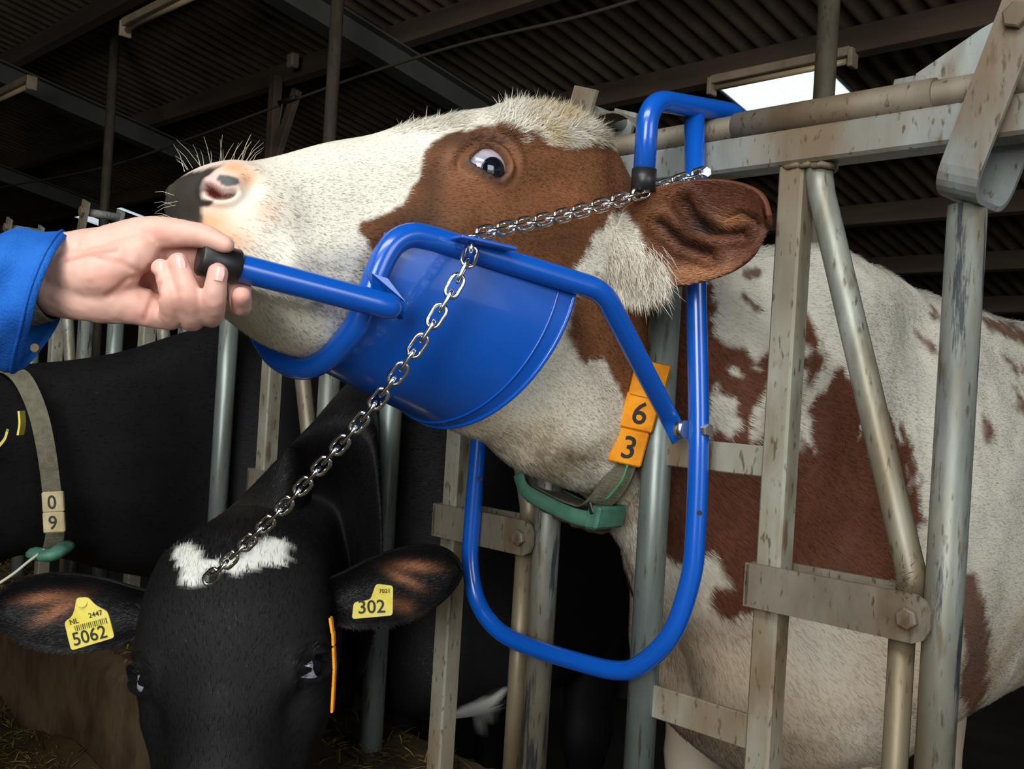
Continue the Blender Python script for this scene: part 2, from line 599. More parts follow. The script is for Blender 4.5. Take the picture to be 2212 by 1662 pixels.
# purlins (timber, along the fence) and rafters (steel, down the slope)
PUR = [-5.4, -3.8, -2.76, -1.74, -.74, .28, 1.30, 2.31, 3.30, 4.32, 5.34, 6.36, 7.38, 8.4]
for y in PUR:
    z = roof_z(y) - .075 - .01
    MB().box(((X0 + X1) / 2, y, z), [(X1 - X0) / 2, 0, 0], YD * .032, RN * .07, .004).build('purlin', M['wood'], ceil)
for x in (-16.8, -13.65, -10.52, -7.56, -4.43, 1.83, 4.9):
    c = np.array([x, (Y0 + Y1) / 2, roof_z((Y0 + Y1) / 2) - .15 - .012])
    hl = (Y1 - Y0) / 2 / YD[1]
    mb = MB()
    for dz in (-.0, -.14): mb.box(c + RN * (dz - .005), [.06, 0, 0], YD * hl, RN * .006)
    mb.box(c + RN * -.075, [.005, 0, 0], YD * hl, RN * .07)
    mb.build('rafter', M['steel_beam'], ceil)

# fluorescent fittings under the purlins (unlit)
def fluor(p0, p1, label):
    p0, p1 = np.array(p0, float), np.array(p1, float)
    d = unit(p1 - p0); side = unit(np.cross(d, UP)); L = np.linalg.norm(p1 - p0)
    e = empty('fluorescent_lamp', (p0 + p1) / 2, label, 'lamp', 'unlit fluorescent lamps under the roof')
    c = (p0 + p1) / 2
    MB().box(c + UP * .02, d * L / 2, side * .03, UP * .022, .004).build('housing', M['lamp_body'], e)
    for s in (-1, 1):
        MB().box(c + d * s * (L / 2 + .006) - UP * .012, d * .012, side * .034, UP * .045, .004).build('end_cap', M['lamp_body'], e)
    MB().tube([c - d * (L / 2 - .02) - UP * .022, c + d * (L / 2 - .02) - UP * .022], .015, 12).build('tube', M['lamp_tube'], e)


q0, q1 = PY(1540, 185, 3.26), PY(1840, 118, 3.26)
zc = (q0[2] + q1[2]) / 2
fluor((q0[0], 3.26, zc), (q1[0], 3.26, zc), 'dusty lamp fitting on the beam above the bright skylight')
q0 = PY(272, 58, 1.24); fluor((q0[0], 1.24, q0[2]), (q0[0] + 1.25, 1.24, q0[2]), 'dusty lamp fitting at the upper left, pointing out of the picture')
q0 = PY(68, 176, 1.24); fluor((q0[0] - 1.25, 1.24, q0[2]), (q0[0], 1.24, q0[2]), 'dusty lamp fitting cut off by the left edge of the picture')

# steel support poles behind the fence
for k, (x, lab) in enumerate(((-1.44, 'round steel roof pole in front of the bright skylight'), (-3.96, "round steel roof pole rising behind the brown and white cow's nose"),
                              (-6.48, 'round steel roof pole at the left, farthest away'))):
    zt = roof_z(1.55) - .02
    tag(MB().tube([(x, 1.55, -.13), (x, 1.55, zt)], .031, 20).build('support_pole', M['pole']), lab, 'pole', 'steel roof poles')

# hanging wooden post and small box at the purlin, cable with connectors
q = PY(610, 150, 2.27)
e = empty('hanger_post', (q[0], 2.27, 1.9), 'short dark timber post hanging from the beam beside the roof pole', 'post')
MB().box((q[0], 2.23, 2.40), [.035, 0, 0], [0, .03, 0], [0, 0, .5], .004).build('upright', M['wood'], e)
MB().box((q[0] + .12, 2.23, 2.5), unit([.5, 0, 1]) * .3, [0, .02, 0], unit([1, 0, -.5]) * .035, .004).build('strut', M['wood'], e)
q = PY(633, 131, 2.19)
tag(MB().box(q, [.035, 0, 0], [0, .03, 0], [0, 0, .045], .012).build('junction_box', M['lamp_body']), 'small pale junction box at the top of the hanging timber post', 'box')
cp = [PY(-120, 420, 1.9), PY(0, 405, 1.9), PY(224, 362, 1.9), PY(409, 300, 1.9), PY(633, 217, 1.9), PY(800, 157, 1.9), PY(1000, 95, 1.9), PY(1250, 36, 1.9), PY(1500, -40, 1.9), PY(1800, -120, 1.9)]
tag(MB().tube(catmull(cp, 8), .008, 8).build('cable', M['cable']), 'thin dark cable strung slantwise beneath the roof', 'cable')
e = empty('cable_connector', PY(620, 218, 1.88), 'dark cable connector with dangling wire beside the roof pole', 'connector')
MB().tube([PY(604, 222, 1.88), PY(640, 210, 1.88)], .014, 10).build('sleeve', M['rubber'], e)
MB().tube(catmull([PY(610, 222, 1.88), PY(606, 250, 1.88), PY(600, 275, 1.88)], 5), .005, 8).build('wire', M['cable'], e)

# concrete kerb under the fence
mb = MB()
pr = [(-.13, -.02), (-.12, .30), (-.09, .335), (.13, .335), (.16, .30), (.17, -.2), (-.13, -.2)]
n = 90
V = []
for k in range(n + 1):
    x = X0 + (X1 - X0) * k / n
    for (yy, zz) in pr: V.append((x, yy, zz))
m_ = len(pr)
F = [(k * m_ + j, k * m_ + (j + 1) % m_, (k + 1) * m_ + (j + 1) % m_, (k + 1) * m_ + j) for k in range(n) for j in range(m_)]
mb.add(V, F, False)
tag(mb.build('kerb', M['conc']), 'dirty brown concrete kerb carrying the feed fence', 'kerb', kind='structure')

# ------------------------------------------------------------------ feed fence
PER = .598
FY = .022                                            # centre plane of the fence
fence = empty('feed_fence', (-.64, FY, .33), 'galvanised steel feed fence with locking yokes along the kerb', 'fence')
ZR = 1.321
ex, ey, ez = np.eye(3)
NU = 15
MB().box(((X0 + X1) / 2, FY, ZR), ex * (X1 - X0) / 2, ey * .022, ez * .022, .004).build('top_rail', M['galv'], fence)
# locking rod above the rail, in sections with sleeves
MB().tube([(X0, FY - .002, 1.361), (X1, FY - .002, 1.361)], .0165, 20).build('locking_rod', M['galv_dark'], fence)
for k in range(-2, 8):
    xs = -.66 - k * PER
    MB().tube([(xs - .07, FY - .002, 1.361), (xs + .19, FY - .002, 1.361)], .0195, 20).build('rod_sleeve', M['galv_dark'], fence)

proto = {}


def rep(name, key, make, x, m, parent):
    """one mesh per kind of fence piece, shared by all its repeats"""
    if key not in proto:
        o = make().build(name, m, None)
        proto[key] = o.data
    else:
        o = bpy.data.objects.new(name, proto[key])
        COL.objects.link(o)
    o.location = (x, 0, 0)
    o.parent = parent
    o.matrix_parent_inverse = Matrix.Translation(parent.location).inverted() if parent.type == 'EMPTY' else Matrix.Identity(4)
    if parent.type != 'EMPTY': o.location = (0, 0, 0)
    return o


def mk_square(): return MB().box((-.64, FY, .80), ex * .017, ey * .017, ez * .50, .003)
def mk_round(): return MB().tube([(-.83, FY, .33), (-.83, FY, 1.31)], .021, 24)
def mk_bar(z0, z1): return MB().box((-.735, FY, (z0 + z1) / 2), ex * .085, ey * .004, ez * (z1 - z0) / 2, .0015)
def mk_diag():
    return MB().tube(fillet([(-.612, FY, 1.30), (-.605, FY, 1.262), (-.468, FY, .82), (-.466, FY, .79)], [.05, .04]), .0165, 20)
def mk_weld():
    mb = MB()
    for (x_, z_, w_) in ((-.622, 1.296, .012), (-.605, 1.294, .013), (-.64, 1.297, .016)):
        t = np.linspace(0, 2 * math.pi, 12)
        mb.tube([(x_ + w_ * math.cos(a) * 1.15, FY + .019 * math.sin(a), z_ + .0015 * math.sin(5 * a)) for a in t], [.0035 + .001 * math.sin(9 * a) for a in t], 8)
    return mb
def mk_low(): return MB().tube([(-.474, FY, .77), (-.474, FY, .33)], .0145, 18)
def mk_plate(s):
    mb = MB()
    pts = [(-.663, .748), (-.45, .748), (-.438, .754), (-.432, .766), (-.432, .784), (-.438, .796), (-.45, .802), (-.663, .802)]
    y0 = FY + (-.03 if s < 0 else .024)
    return mb.prism([(x, y0, z) for x, z in pts], (0, .006, 0))
def mk_pbolt(): return hexbolt(MB(), (-.4555, FY - .03, .775), (0, -1, 0), .0125, .010)
def mk_end(): return MB().box((-.659, FY, .775), ex * .004, ey * .030, ez * .027, .002)
def mk_swing(): return MB().tube([(-.431, FY, .30), (-.429, FY, 1.232)], .0208, 28)


LEAN = unit([.33, 0, 1.])


def mk_yoke():
    """flat bar bent to a U that straddles the rail, leaning along the fence"""
    mb = MB()
    w, t = .0225, .003
    base = np.array([-.429, FY, 1.238])
    prof = fillet([(-.046, .215), (-.046, .0), (.052, .0), (.052, .205)], .028, 7)
    side = unit(np.cross(LEAN, ey))                    # along the fence, square to the lean
    rings = []
    P = np.array([base + ey * a + LEAN * b for a, b in prof])
    T = unit(np.gradient(P, axis=0))
    for p, tt in zip(P, T):
        nn = np.cross(tt, side)
        rings.append([p + side * w + nn * t, p + side * w - nn * t, p - side * w - nn * t, p - side * w + nn * t])
    mb.rings([np.array(r) for r in rings], caps=True)
    mb.sm = [False] * len(mb.sm)
    return mb


def mk_pin(): 
    c = np.array([-.429, FY, 1.238]) + LEAN * .185
    return MB().tube([c - ey * .055, c + ey * .06], .011, 16)
def mk_ybolt():
    c = np.array([-.429, FY, 1.238]) + LEAN * .185
    return hexbolt(MB(), c - ey * .049, -ey, .014, .010)


for k in range(-1, NU):
    x = -k * PER
    rep('square_post', 'sq', mk_square, x, M['galv_sq'], fence)
    rep('round_post', 'rd', mk_round, x, M['galv_round'], fence)
    if k < 1:
        rep('crossbar', 'b1', lambda: mk_bar(.908, .947), x, M['galv_sq'], fence)
        rep('crossbar', 'b2', lambda: mk_bar(.563, .607), x, M['galv_sq'], fence)
    rep('diagonal_brace', 'dg', mk_diag, x, M['galv_post'], fence)
    if k < 4: rep('weld_bead', 'wb', mk_weld, x, M['galv_dark'], fence)
    rep('lower_tube', 'lo', mk_low, x, M['galv_post'], fence)
    p = rep('pivot_plate', 'pf', lambda: mk_plate(-1), x, M['galv_dark'], fence)
    if k < 6: rep('pivot_bolt', 'pb', mk_pbolt, x, M['galv_dark'], p)
    rep('pivot_plate', 'pr', lambda: mk_plate(1), x, M['galv_dark'], fence)
    rep('plate_end', 'pe', mk_end, x, M['galv_dark'], fence)
    s = rep('swing_bar', 'sw', mk_swing, x, M['galv_swing'], fence)
    y = rep('yoke', 'yk', mk_yoke, x, M['galv'], s)
    if k < 8:
        rep('yoke_pin', 'yp', mk_pin, x, M['galv'], s)
        rep('yoke_bolt', 'yb', mk_ybolt, x, M['galv_dark'], s)
# catch plates behind the rod at the right
yb = .055
pl = [PY(1978, 160, yb), PY(1992, 176, yb), PY(2100, 168, yb), PY(2230, 150, yb), PY(2230, 0, yb), PY(2120, 62, yb)]
MB().prism(pl, (0, .012, 0)).build('catch_plate', M['galv'], fence)
yb = .045
pl = [PY(1928, 190, yb), PY(1932, 172, yb), PY(1990, 160, yb), PY(2010, 180, yb)]
MB().prism(pl, (0, .02, 0)).build('catch_stop', M['galv'], fence)
c = PY(2236, 98, .04)
mb = MB()
ring = lambda r, y: np.array([(c[0] + r * math.cos(t), y, c[2] + r * math.sin(t)) for t in np.linspace(0, 2 * math.pi, 32, endpoint=False)])
mb.rings([ring(.026, .03), ring(.030, .034), ring(.030, .05)], caps=True).build('catch_roller', M['galv'], fence)

# ------------------------------------------------------------------ blue head holder
RB = .0134
YH = -.02
holder = empty('head_holder', PY(1500, 1100, YH), 'blue painted tubular head holder clamped over the fence rail', 'head holder')
loop_px = [(1503, 600), (1509, 930), (1502, 1160), (1489, 1262), (1450, 1370), (1385, 1436), (1330, 1449), (1240, 1428), (1130, 1392),
           (1072, 1358), (1032, 1300), (1016, 1220), (1020, 1130), (1034, 960), (1044, 830)]
top = PY(1500, 236, YH)
loop = np.vstack([[top], catmull([PY(a, b, YH) for a, b in loop_px], 8)])
MB().tube(loop, RB, 24).build('neck_loop', M['blue'], holder)
XH = PY(1500, 320, YH)[0]
yf = PX(1394, 330, XH)[1]
zr = PX(1560, 230, XH)[2]
hk = fillet([(XH, yf, PX(1394, 395, XH)[2]), (XH, yf, PX(1396, 212, XH)[2]), (XH, .085, zr), (XH, .098, 1.335)], [.042, .045], 12)
MB().tube(hk, RB * 1.03, 24).build('rail_hook', M['blue'], holder)
a = np.array(hk[0])
MB().tube([a + ez * .016, a - ez * .012], RB * 1.16, 24).build('rubber_cap', M['rubber'], holder)

XC = -.93
def mir(P):
    P = np.array(P, float)
    P[..., 0] = 2 * XC - P[..., 0]
    return P
near = [PY(1470, 950, -.03), PY(1452, 915, -.032), PX(1302, 628, -.752), PX(940, 517, -.815)]
ring_px = [(893, 508, -.820), (856, 522, -.824), (830, 556, -.827), (806, 612, -.831), (782, 664, -.838), (750, 716, -.853), (702, 772, -.893), (652, 795, -.94), (601, 775, -.99), (570, 735, -1.02), (556, 700, -1.034)]
ringP = np.array([PX(a, b, c) for a, b, c in ring_px])
yl = np.linspace(ringP[3, 1], ringP[-1, 1], len(ringP) - 3)
ringP[3:, 1] = ringP[3:, 1] * .4 + yl * .6
side_run = fillet(near, [.02, .06], 10)
front = np.vstack([side_run[:-1], catmull(np.vstack([near[3:4], ringP]), 7)])
farp = mir(np.vstack([side_run[:-1], catmull(np.vstack([near[3:4], ringP[:4]]), 7)]))[::-1]
path = np.vstack([front, farp[1:]])
# drop points that sit too close together
keep = [0]
for k in range(1, len(path)):
    if np.linalg.norm(path[k] - path[keep[-1]]) > .002: keep.append(k)
path = path[keep]
fl = []
dl = np.r_[0, np.cumsum(np.linalg.norm(np.diff(path, axis=0), axis=1))]
for d in dl:
    e_ = min(d, dl[-1] - d)
    t = smooth(.03, .075, e_)
    fl.append((1, .28 + .72 * t))
MB().tube(path, RB, 24, True, fl).build('cradle_tube', M['blue'], holder)
# curved sheet trough under the jaw
yn0, zn0 = PX(872, 524, -.822)[1:]
yn1, zn1 = PX(1243, 622, -.772)[1:]
pb0 = PX(700, 800, -.93); pb1 = PX(948, 922, -.93)
nv, nf = 24, 40
def trough(thick):
    rows = []
    for v in np.linspace(-.09, 1, nv):
        w = .106 + (.158 - .106) * v - thick
        yt, zt_ = yn0 + (yn1 - yn0) * v, zn0 + (zn1 - zn0) * v + .006
        yb_, zb = pb0[1] + (pb1[1] - pb0[1]) * v, pb0[2] + (pb1[2] - pb0[2]) * v + thick
        f = np.linspace(0, math.pi, nf)
        sf = np.sin(f) ** .9
        rows.append(np.stack([XC + w * np.cos(f), yt + (yb_ - yt) * sf ** 1.3, zt_ + (zb - zt_) * sf], 1))
    return rows
A_, B_ = trough(0), trough(.0025)
mb = MB()
mb.rings(A_, closed=False)
mb.rings([r[::-1] for r in B_], closed=False)
mb.rings([A_[-1], B_[-1]], closed=False)
mb.rings([B_[0], A_[0]], closed=False)
mb.build('jaw_trough', M['blue'], holder)
lip = A_[-1] + (A_[-1] - A_[-2]) * .05
MB().tube(lip, .0032, 8).build('trough_lip', M['blue'], holder)
MB().tube(A_[-3] + (A_[-3] - [XC, 0, 1.1]) * .004, .0016, 6).build('trough_bead', M['blue'], holder)
# lever with rubber grip and its gusset
h0, h1 = PX(858, 667, -.797), PX(430, 556, -.843)
hd = unit(h1 - h0)
hl_ = np.linalg.norm(h1 - h0)
r_ = [RB * .35, RB * .85, RB] + [RB] * 8
t_ = [0, .006, .014] + list(np.linspace(.03, hl_ - .004, 8))
MB().tube([h0 - hd * .004 + hd * q for q in t_], r_, 24).build('lever', M['blue'], holder)
MB().tube([h1 - hd * .037, h1 - hd * .035, h1 - hd * .002, h1, h1 + hd * .0005], [RB * 1.1, RB * 1.24, RB * 1.24, RB * 1.12, RB * .6], 24).build('rubber_grip', M['rubber'], holder)
g = [PX(803, 590, -.812), PX(838, 602, -.806), PX(876, 652, -.798), PX(872, 690, -.800), PX(836, 640, -.815), PX(806, 650, -.826)]
MB().prism(g, (-.014, .004, 0)).build('lever_gusset', M['blue'], holder)
# keyhole lug for the chain
k0, k1 = PX(968, 518, -.800), PX(1088, 545, -.784)
kd = unit(k1 - k0)
MB().box((k0 + k1) / 2 + ex * .010 + ez * .002, kd * .034, unit(np.cross(kd, ez)) * .016, ez * .002, .0008).build('chain_lug', M['blue'], holder)
# bolts and adjusting holes
def holder_bolt(px, py, ax, r, h, name='bolt'):
    return hexbolt(MB(), PY(px, py, YH) + np.asarray(ax) * RB * .8, ax, r, h).build(name, M['bolt'], holder)
side_ax = unit(np.array([.95, -.25, 0]))
holder_bolt(1510, 928, side_ax, .0085, .009)
MB().tube([PY(1466, 927, -.035) + ex * .0, PY(1466, 927, -.035) + ex * .012], .012, 18).build('washer', M['bolt'], holder)
for (px, py) in ((1504, 1106), (1036, 1034)):
    c = PY(px, py, YH) + unit(np.array([.78, -.62, 0])) * (RB * .97)
    ax = unit(np.array([.78, -.62, 0]))
    MB().tube([c, c + ax * .0008], .0036, 12).build('adjusting_hole', M['rubber'], holder)

# ------------------------------------------------------------------ chain, link by link
def link_mesh(p, wdt, d):
    """stadium shaped link: inside length p, inside width wdt, wire d, axis x, face z"""
    a = p / 2 - wdt / 2 + d / 2
    r = wdt / 2 + d / 2
    pts = []
    for t in np.linspace(-math.pi / 2, math.pi / 2, 7): pts.append((a + r * math.cos(t), r * math.sin(t), 0))
    for t in np.linspace(math.pi / 2, 3 * math.pi / 2, 7): pts.append((-a + r * math.cos(t), r * math.sin(t), 0))
    pts = np.array(pts)
    n = len(pts)
    seg = 8
    V = []
    T = unit(np.roll(pts, -1, 0) - np.roll(pts, 1, 0))
    for q, t in zip(pts, T):
        nn = np.array([t[1], -t[0], 0])
        for s_ in np.linspace(0, 2 * math.pi, seg, endpoint=False): V.append(q + d / 2 * (math.cos(s_) * nn + math.sin(s_) * ez))
    F = [(k * seg + j, k * seg + (j + 1) % seg, ((k + 1) % n) * seg + (j + 1) % seg, ((k + 1) % n) * seg + j) for k in range(n) for j in range(seg)]
    me = bpy.data.meshes.new('link')
    me.from_pydata([tuple(v) for v in V], [], F)
    me.polygons.foreach_set('use_smooth', np.ones(len(F), bool))
    me.materials.append(M['chrome'])
    return me


def run_chain(pts, n, start_face, parent, me, pitch):
    P = catmull(pts, 20)
    d = np.r_[0, np.cumsum(np.linalg.norm(np.diff(P, axis=0), axis=1))]
    S = np.linspace(0, d[-1], n)
    C = np.stack([np.interp(S, d, P[:, k]) for k in range(3)], 1)
    T = unit(np.gradient(C, axis=0))
    for k in range(n):
        t = T[k]
        v = unit(CAMP - C[k])
        v = unit(v - t * (v @ t))
        b = np.cross(v, t)
        if (k + start_face) % 2:
            v, b = b, -v
        tw = .12 * math.sin(k * 2.3)
        v2, b2 = v * math.cos(tw) + b * math.sin(tw), b * math.cos(tw) - v * math.sin(tw)
        o = bpy.data.objects.new('link', me)
        COL.objects.link(o)
        o.matrix_basis = Matrix(((t[0], b2[0], v2[0], C[k][0]), (t[1], b2[1], v2[1], C[k][1]), (t[2], b2[2], v2[2], C[k][2]), (0, 0, 0, 1)))
        o.parent = parent
        o.matrix_parent_inverse = Matrix.Translation(parent.location).inverted()
    return d[-1]


kp = (k0 + k1) / 2 + ex * .014
kdep = (kp - CAMP) @ FWD
chain = empty('chain', kp, 'shiny zinc-plated chain hooked at the blue holder, loose end swinging down', 'chain')
bp = PY(1512, 376, YH - .022)
upper = [bp, PD(1268, 452, kdep + .125), PD(1026, 508, kdep)]
lower = [PD(1019, 528, kdep - .006), PD(1003, 580, kdep - .022), PD(905, 743, kdep - .03), PD(787, 900, kdep), PD(622, 1085, kdep + .06), PD(457, 1247, kdep + .12)]
me_link = link_mesh(.0178, .0092, .0045)
L1 = run_chain(upper, 24, 0, chain, me_link, .0155)
L2 = run_chain(lower, 30, 1, chain, me_link, .0155)
hexbolt(MB(), PY(1508, 378, YH - .014) , unit([.9, -.4, 0]), .0075, .022).build('chain_bolt', M['bolt'], chain)

# ------------------------------------------------------------------ cows
def grid_faces(nr, nc, flip=False):
    i = np.arange(nr - 1)[:, None]; j = np.arange(nc)[None, :]
    a = i * nc + j; b = i * nc + (j + 1) % nc
    q = np.stack([a, b, b + nc, a + nc], -1).reshape(-1, 4)
    return q[:, ::-1] if flip else q


def grid_normals(G):
    du = np.gradient(G, axis=0)
    dv = (np.roll(G, -1, 1) - np.roll(G, 1, 1)) / 2
    n = np.cross(dv, du)
    return unit(n), unit(du)


NT = 240
VS = np.array([1, .85, .45, 0, -.45, -.85, -1.])
def ring_from(T, B, w, side, xc):
    """closed section: T top, B bottom point, w half-widths at five heights; side = lateral unit vector"""
    T, B = np.asarray(T, float), np.asarray(B, float)
    c, h = (T + B) / 2, (T - B) / 2
    ws = np.r_[0, w, 0]
    ctrl = [(ws[k], VS[k]) for k in range(7)] + [(-ws[k], VS[k]) for k in range(5, 0, -1)]
    return np.array(ctrl), c, h


def loft(stations, per, nt=NT):
    """stations: list of (T(3), B(3), side(3), w5). returns grid rows x nt x 3"""
    K = []
    for T, B, sd, w in stations:
        T, B, sd = [np.asarray(q, float) for q in (T, B, sd)]
        c, h = (T + B) / 2, (T - B) / 2
        ws = np.r_[0, w, 0]
        pts = [c + h * VS[k] + sd * ws[k] for k in range(7)] + [c + h * VS[k] - sd * ws[k] for k in range(5, 0, -1)]
        K.append(pts)
    K = np.array(K)                                      # ns x 12 x 3
    n = nt // 12
    R = np.array([catmull(k, n, True) for k in K])       # ns x nt x 3
    return catmull(R.reshape(len(K), -1), per).reshape(-1, nt, 3)


HEAD = [((-.646, 1.172), (-.644, 1.140), [.010, .018, .020, .018, .010]),
        ((-.641, 1.187), (-.636, 1.114), [.028, .040, .043, .040, .028]),
        ((-.626, 1.203), (-.617, 1.090), [.042, .056, .060, .056, .042]),
        ((-.602, 1.214), (-.593, 1.068), [.050, .069, .074, .070, .051]),
        ((-.576, 1.219), (-.560, 1.046), [.046, .071, .079, .076, .054]),
        ((-.541, 1.232), (-.520, 1.026), [.041, .065, .075, .072, .052]),
        ((-.484, 1.258), (-.452, 1.014), [.040, .063, .073, .068, .048]),
        ((-.423, 1.281), (-.386, 1.000), [.044, .070, .080, .072, .050]),
        ((-.371, 1.306), (-.330, .976), [.055, .087, .094, .080, .052]),
        ((-.314, 1.328), (-.268, .945), [.075, .107, .104, .085, .054]),
        ((-.254, 1.352), (-.205, .925), [.088, .116, .108, .088, .056]),
        ((-.182, 1.372), (-.135, .893), [.088, .112, .108, .090, .056]),
        ((-.101, 1.374), (-.060, .866), [.080, .103, .104, .090, .058]),
        ((-.030, 1.338), (.020, .845), [.064, .090, .094, .084, .056])]
BODY = [((.050, 1.300), (.100, .775), [.058, .084, .087, .072, .042]),
        ((.140, 1.262), (.205, .665), [.062, .098, .105, .090, .050]),
        ((.290, 1.250), (.330, .550), [.075, .135, .160, .150, .085]),
        ((.450, 1.274), (.420, .410), [.090, .180, .222, .230, .145]),
        ((.650, 1.293), (.540, .330), [.100, .200, .260, .280, .195]),
        ((.866, 1.272), (.790, .340), [.120, .220, .280, .295, .210]),
        ((1.173, 1.266), (1.150, .360), [.140, .235, .290, .300, .225]),
        ((1.400, 1.250), (1.400, .380), [.150, .245, .295, .305, .235]),
        ((1.770, 1.258), (1.770, .440), [.165, .255, .295, .305, .230]),
        ((2.100, 1.250), (2.100, .600), [.170, .250, .290, .280, .180]),
        ((2.270, 1.150), (2.260, .720), [.120, .180, .200, .180, .110]),
        ((2.320, 1.020), (2.310, .880), [.040, .060, .070, .060, .040])]
st = [((XC, a[0], a[1]), (XC, b[0], b[1]), (1, 0, 0), w) for a, b, w in HEAD]
st += [((-.94, a[0], a[1]), (-.94, b[0], b[1]), (1, 0, 0), w) for a, b, w in BODY]
per = [6, 10, 12, 13, 15, 22, 24, 21, 24, 25, 28, 30, 28, 24] + [20, 22, 22, 20, 18, 20, 14, 14, 10, 8, 5]
G0 = loft(st, per)
NHEAD = sum(per[:13])                                   # rows belonging to the head
G = G0.copy()

# --- sculpt the near half of the head, mirror to the far half
EYE_OPEN = [(1011, 350.6), (1024, 340), (1034, 333), (1046.6, 328.7), (1057, 329.5), (1067, 333.7), (1076, 340), (1083, 348.6), (1090, 358), (1093, 367.5), (1088, 378), (1080, 384), (1070, 386), (1060, 383), (1049.6, 378.5), (1035, 369), (1021.7, 359.6)]
NOSTRIL = [(449, 402), (458, 405), (468, 411), (480, 419), (490, 421), (509, 418), (505, 423), (498, 427), (486, 430), (475, 430), (461, 428), (451, 422), (446, 413)]
nrm, _ = grid_normals(G)
half = np.arange(NT // 2 + 1)
for it in range(1):
    Vn = G[:NHEAD + 10, :NT // 2 + 1].reshape(-1, 3)
    Nn = nrm[:NHEAD + 10, :NT // 2 + 1].reshape(-1, 3)
    px, py = proj(Vn)
    facing = (np.einsum('ij,ij->i', Nn, CAMP - Vn) > 0)
    fc = facing * smooth(-.01, .02, np.einsum('ij,ij->i', Nn, unit(CAMP - Vn)))
    d = poly_sd(EYE_OPEN, px, py)
    de = np.hypot((px - 1055) / 1.25, py - 352)
    disp = .010 * np.exp(-(de / 62) ** 2)                                       # orbit
    disp += .0065 * np.exp(-((d - 7) / 7.5) ** 2)                               # lids
    up_side = smooth(380, 330, py)
    disp += -.0045 * np.exp(-((d - 23) / 6) ** 2) * (.35 + .65 * up_side)       # lid crease
    disp += .004 * np.exp(-((d - 36) / 10) ** 2) * up_side                      # brow fold
    disp += -.026 * smooth(3, -5, d)                                            # socket
    dt = np.hypot((px - 955) / 1.9, py - 375 - (px - 955) * -.1)
    disp += -.008 * np.exp(-(dt / 34) ** 2)                                     # hollow in front of the eye
    dt = np.hypot((px - 1190) / 1.4, (py - 400))
    disp += -.010 * np.exp(-(dt / 55) ** 2)                                     # temple hollow
    # cheek ridge running from below the eye to the muzzle
    line = poly_sd([(640, 560), (800, 520), (1000, 470), (1000, 474), (800, 524), (640, 564)], px, py)
    disp += .006 * np.exp(-(line / 45) ** 2)
    # nostril with raised wing
    dn = poly_sd(NOSTRIL, px, py)
    disp += -.013 * smooth(6, -8, dn)
    disp += .0035 * np.exp(-((dn - 9) / 9) ** 2)
    dw = np.hypot((px - 492) / 1.3, py - 392)
    disp += .007 * np.exp(-(dw / 26) ** 2)
    dw = np.hypot((px - 545) / .8, py - 400)
    disp += -.006 * np.exp(-(dw / 28) ** 2)                                     # groove behind the wing
    # mouth line and lower lip
    ml = poly_sd([(400, 520), (470, 560), (560, 600), (660, 630), (660, 633), (560, 604), (470, 564), (400, 524)], px, py)
    disp += -.006 * np.exp(-(ml / 8) ** 2) + .003 * np.exp(-((ml - 22) / 14) ** 2)
    # folds on the throat
    fold = np.sin(py * .035 + px * .02) * smooth(900, 980, py) * smooth(1000, 1060, px)
    disp += .003 * fold
    Vn = Vn + Nn * (disp * fc)[:, None]
    G[:NHEAD + 10, :NT // 2 + 1] = Vn.reshape(NHEAD + 10, -1, 3)
for j in range(1, NT // 2):
    G[:NHEAD + 10, NT - j] = mir(G[:NHEAD + 10, j])
# shoulder blade, point of shoulder and rib relief on the near side of the body
Vb = G[NHEAD:, :, :].reshape(-1, 3)
nrm, _ = grid_normals(G)
Nb = nrm[NHEAD:].reshape(-1, 3)
Vm = Vb.copy(); Vm[:, 0] = -.94 + np.abs(Vm[:, 0] + .94)
px, py = proj(Vm)
d = np.hypot((px - 1570) / 1.2, (py - 1480)) ; disp = .045 * np.exp(-(d / 95) ** 2)
d = poly_sd([(1800, 620), (1700, 900), (1600, 1300), (1620, 1310), (1760, 900), (1860, 640)], px, py); disp += .022 * np.exp(-(np.maximum(d, 0) / 110) ** 2)
d = poly_sd([(1990, 720), (2000, 1000), (1990, 1300), (2000, 1300), (2012, 1000), (2002, 720)], px, py); disp += -.022 * np.exp(-(d / 70) ** 2)
d = np.hypot((px - 1780) / 1.5, (py - 1560)); disp += .03 * np.exp(-(d / 140) ** 2)
disp += .006 * vnoise(Vm, 9) + .003 * vnoise(Vm, 22)
fade = smooth(.02, .25, Vb[:, 1])
G[NHEAD:] = (Vb + Nb * (disp * fade)[:, None]).reshape(-1, NT, 3)

GRED = G


# --- ears: a cupped leaf with thickness
def ear_grid(base_u, base_l, mid, tip, depth_vec, cup, nu=40, nv=24):
    """mid: list of (upper, lower) edge points from base to tip; returns front grid nu x nv"""
    U_ = catmull(np.array([m[0] for m in mid]), max(2, nu // (len(mid) - 1)))
    L_e = catmull(np.array([m[1] for m in mid]), max(2, nu // (len(mid) - 1)))
    n = len(U_)
    v = np.linspace(-1, 1, nv)
    rows = []
    dv = np.asarray(depth_vec, float)
    for k in range(n):
        s_ = k / (n - 1)
        e = cup * math.sin(math.pi * min(1, .15 + s_ * .85)) ** .7 if s_ < 1 else 0
        rows.append(U_[k] * (1 - (v[:, None] + 1) / 2) + L_e[k] * (v[:, None] + 1) / 2 + dv * (e * (1 - v[:, None] ** 2)) - dv * (e * .35 * smooth(.55, .95, v)[:, None] * (1 - s_)))
    return np.array(rows)


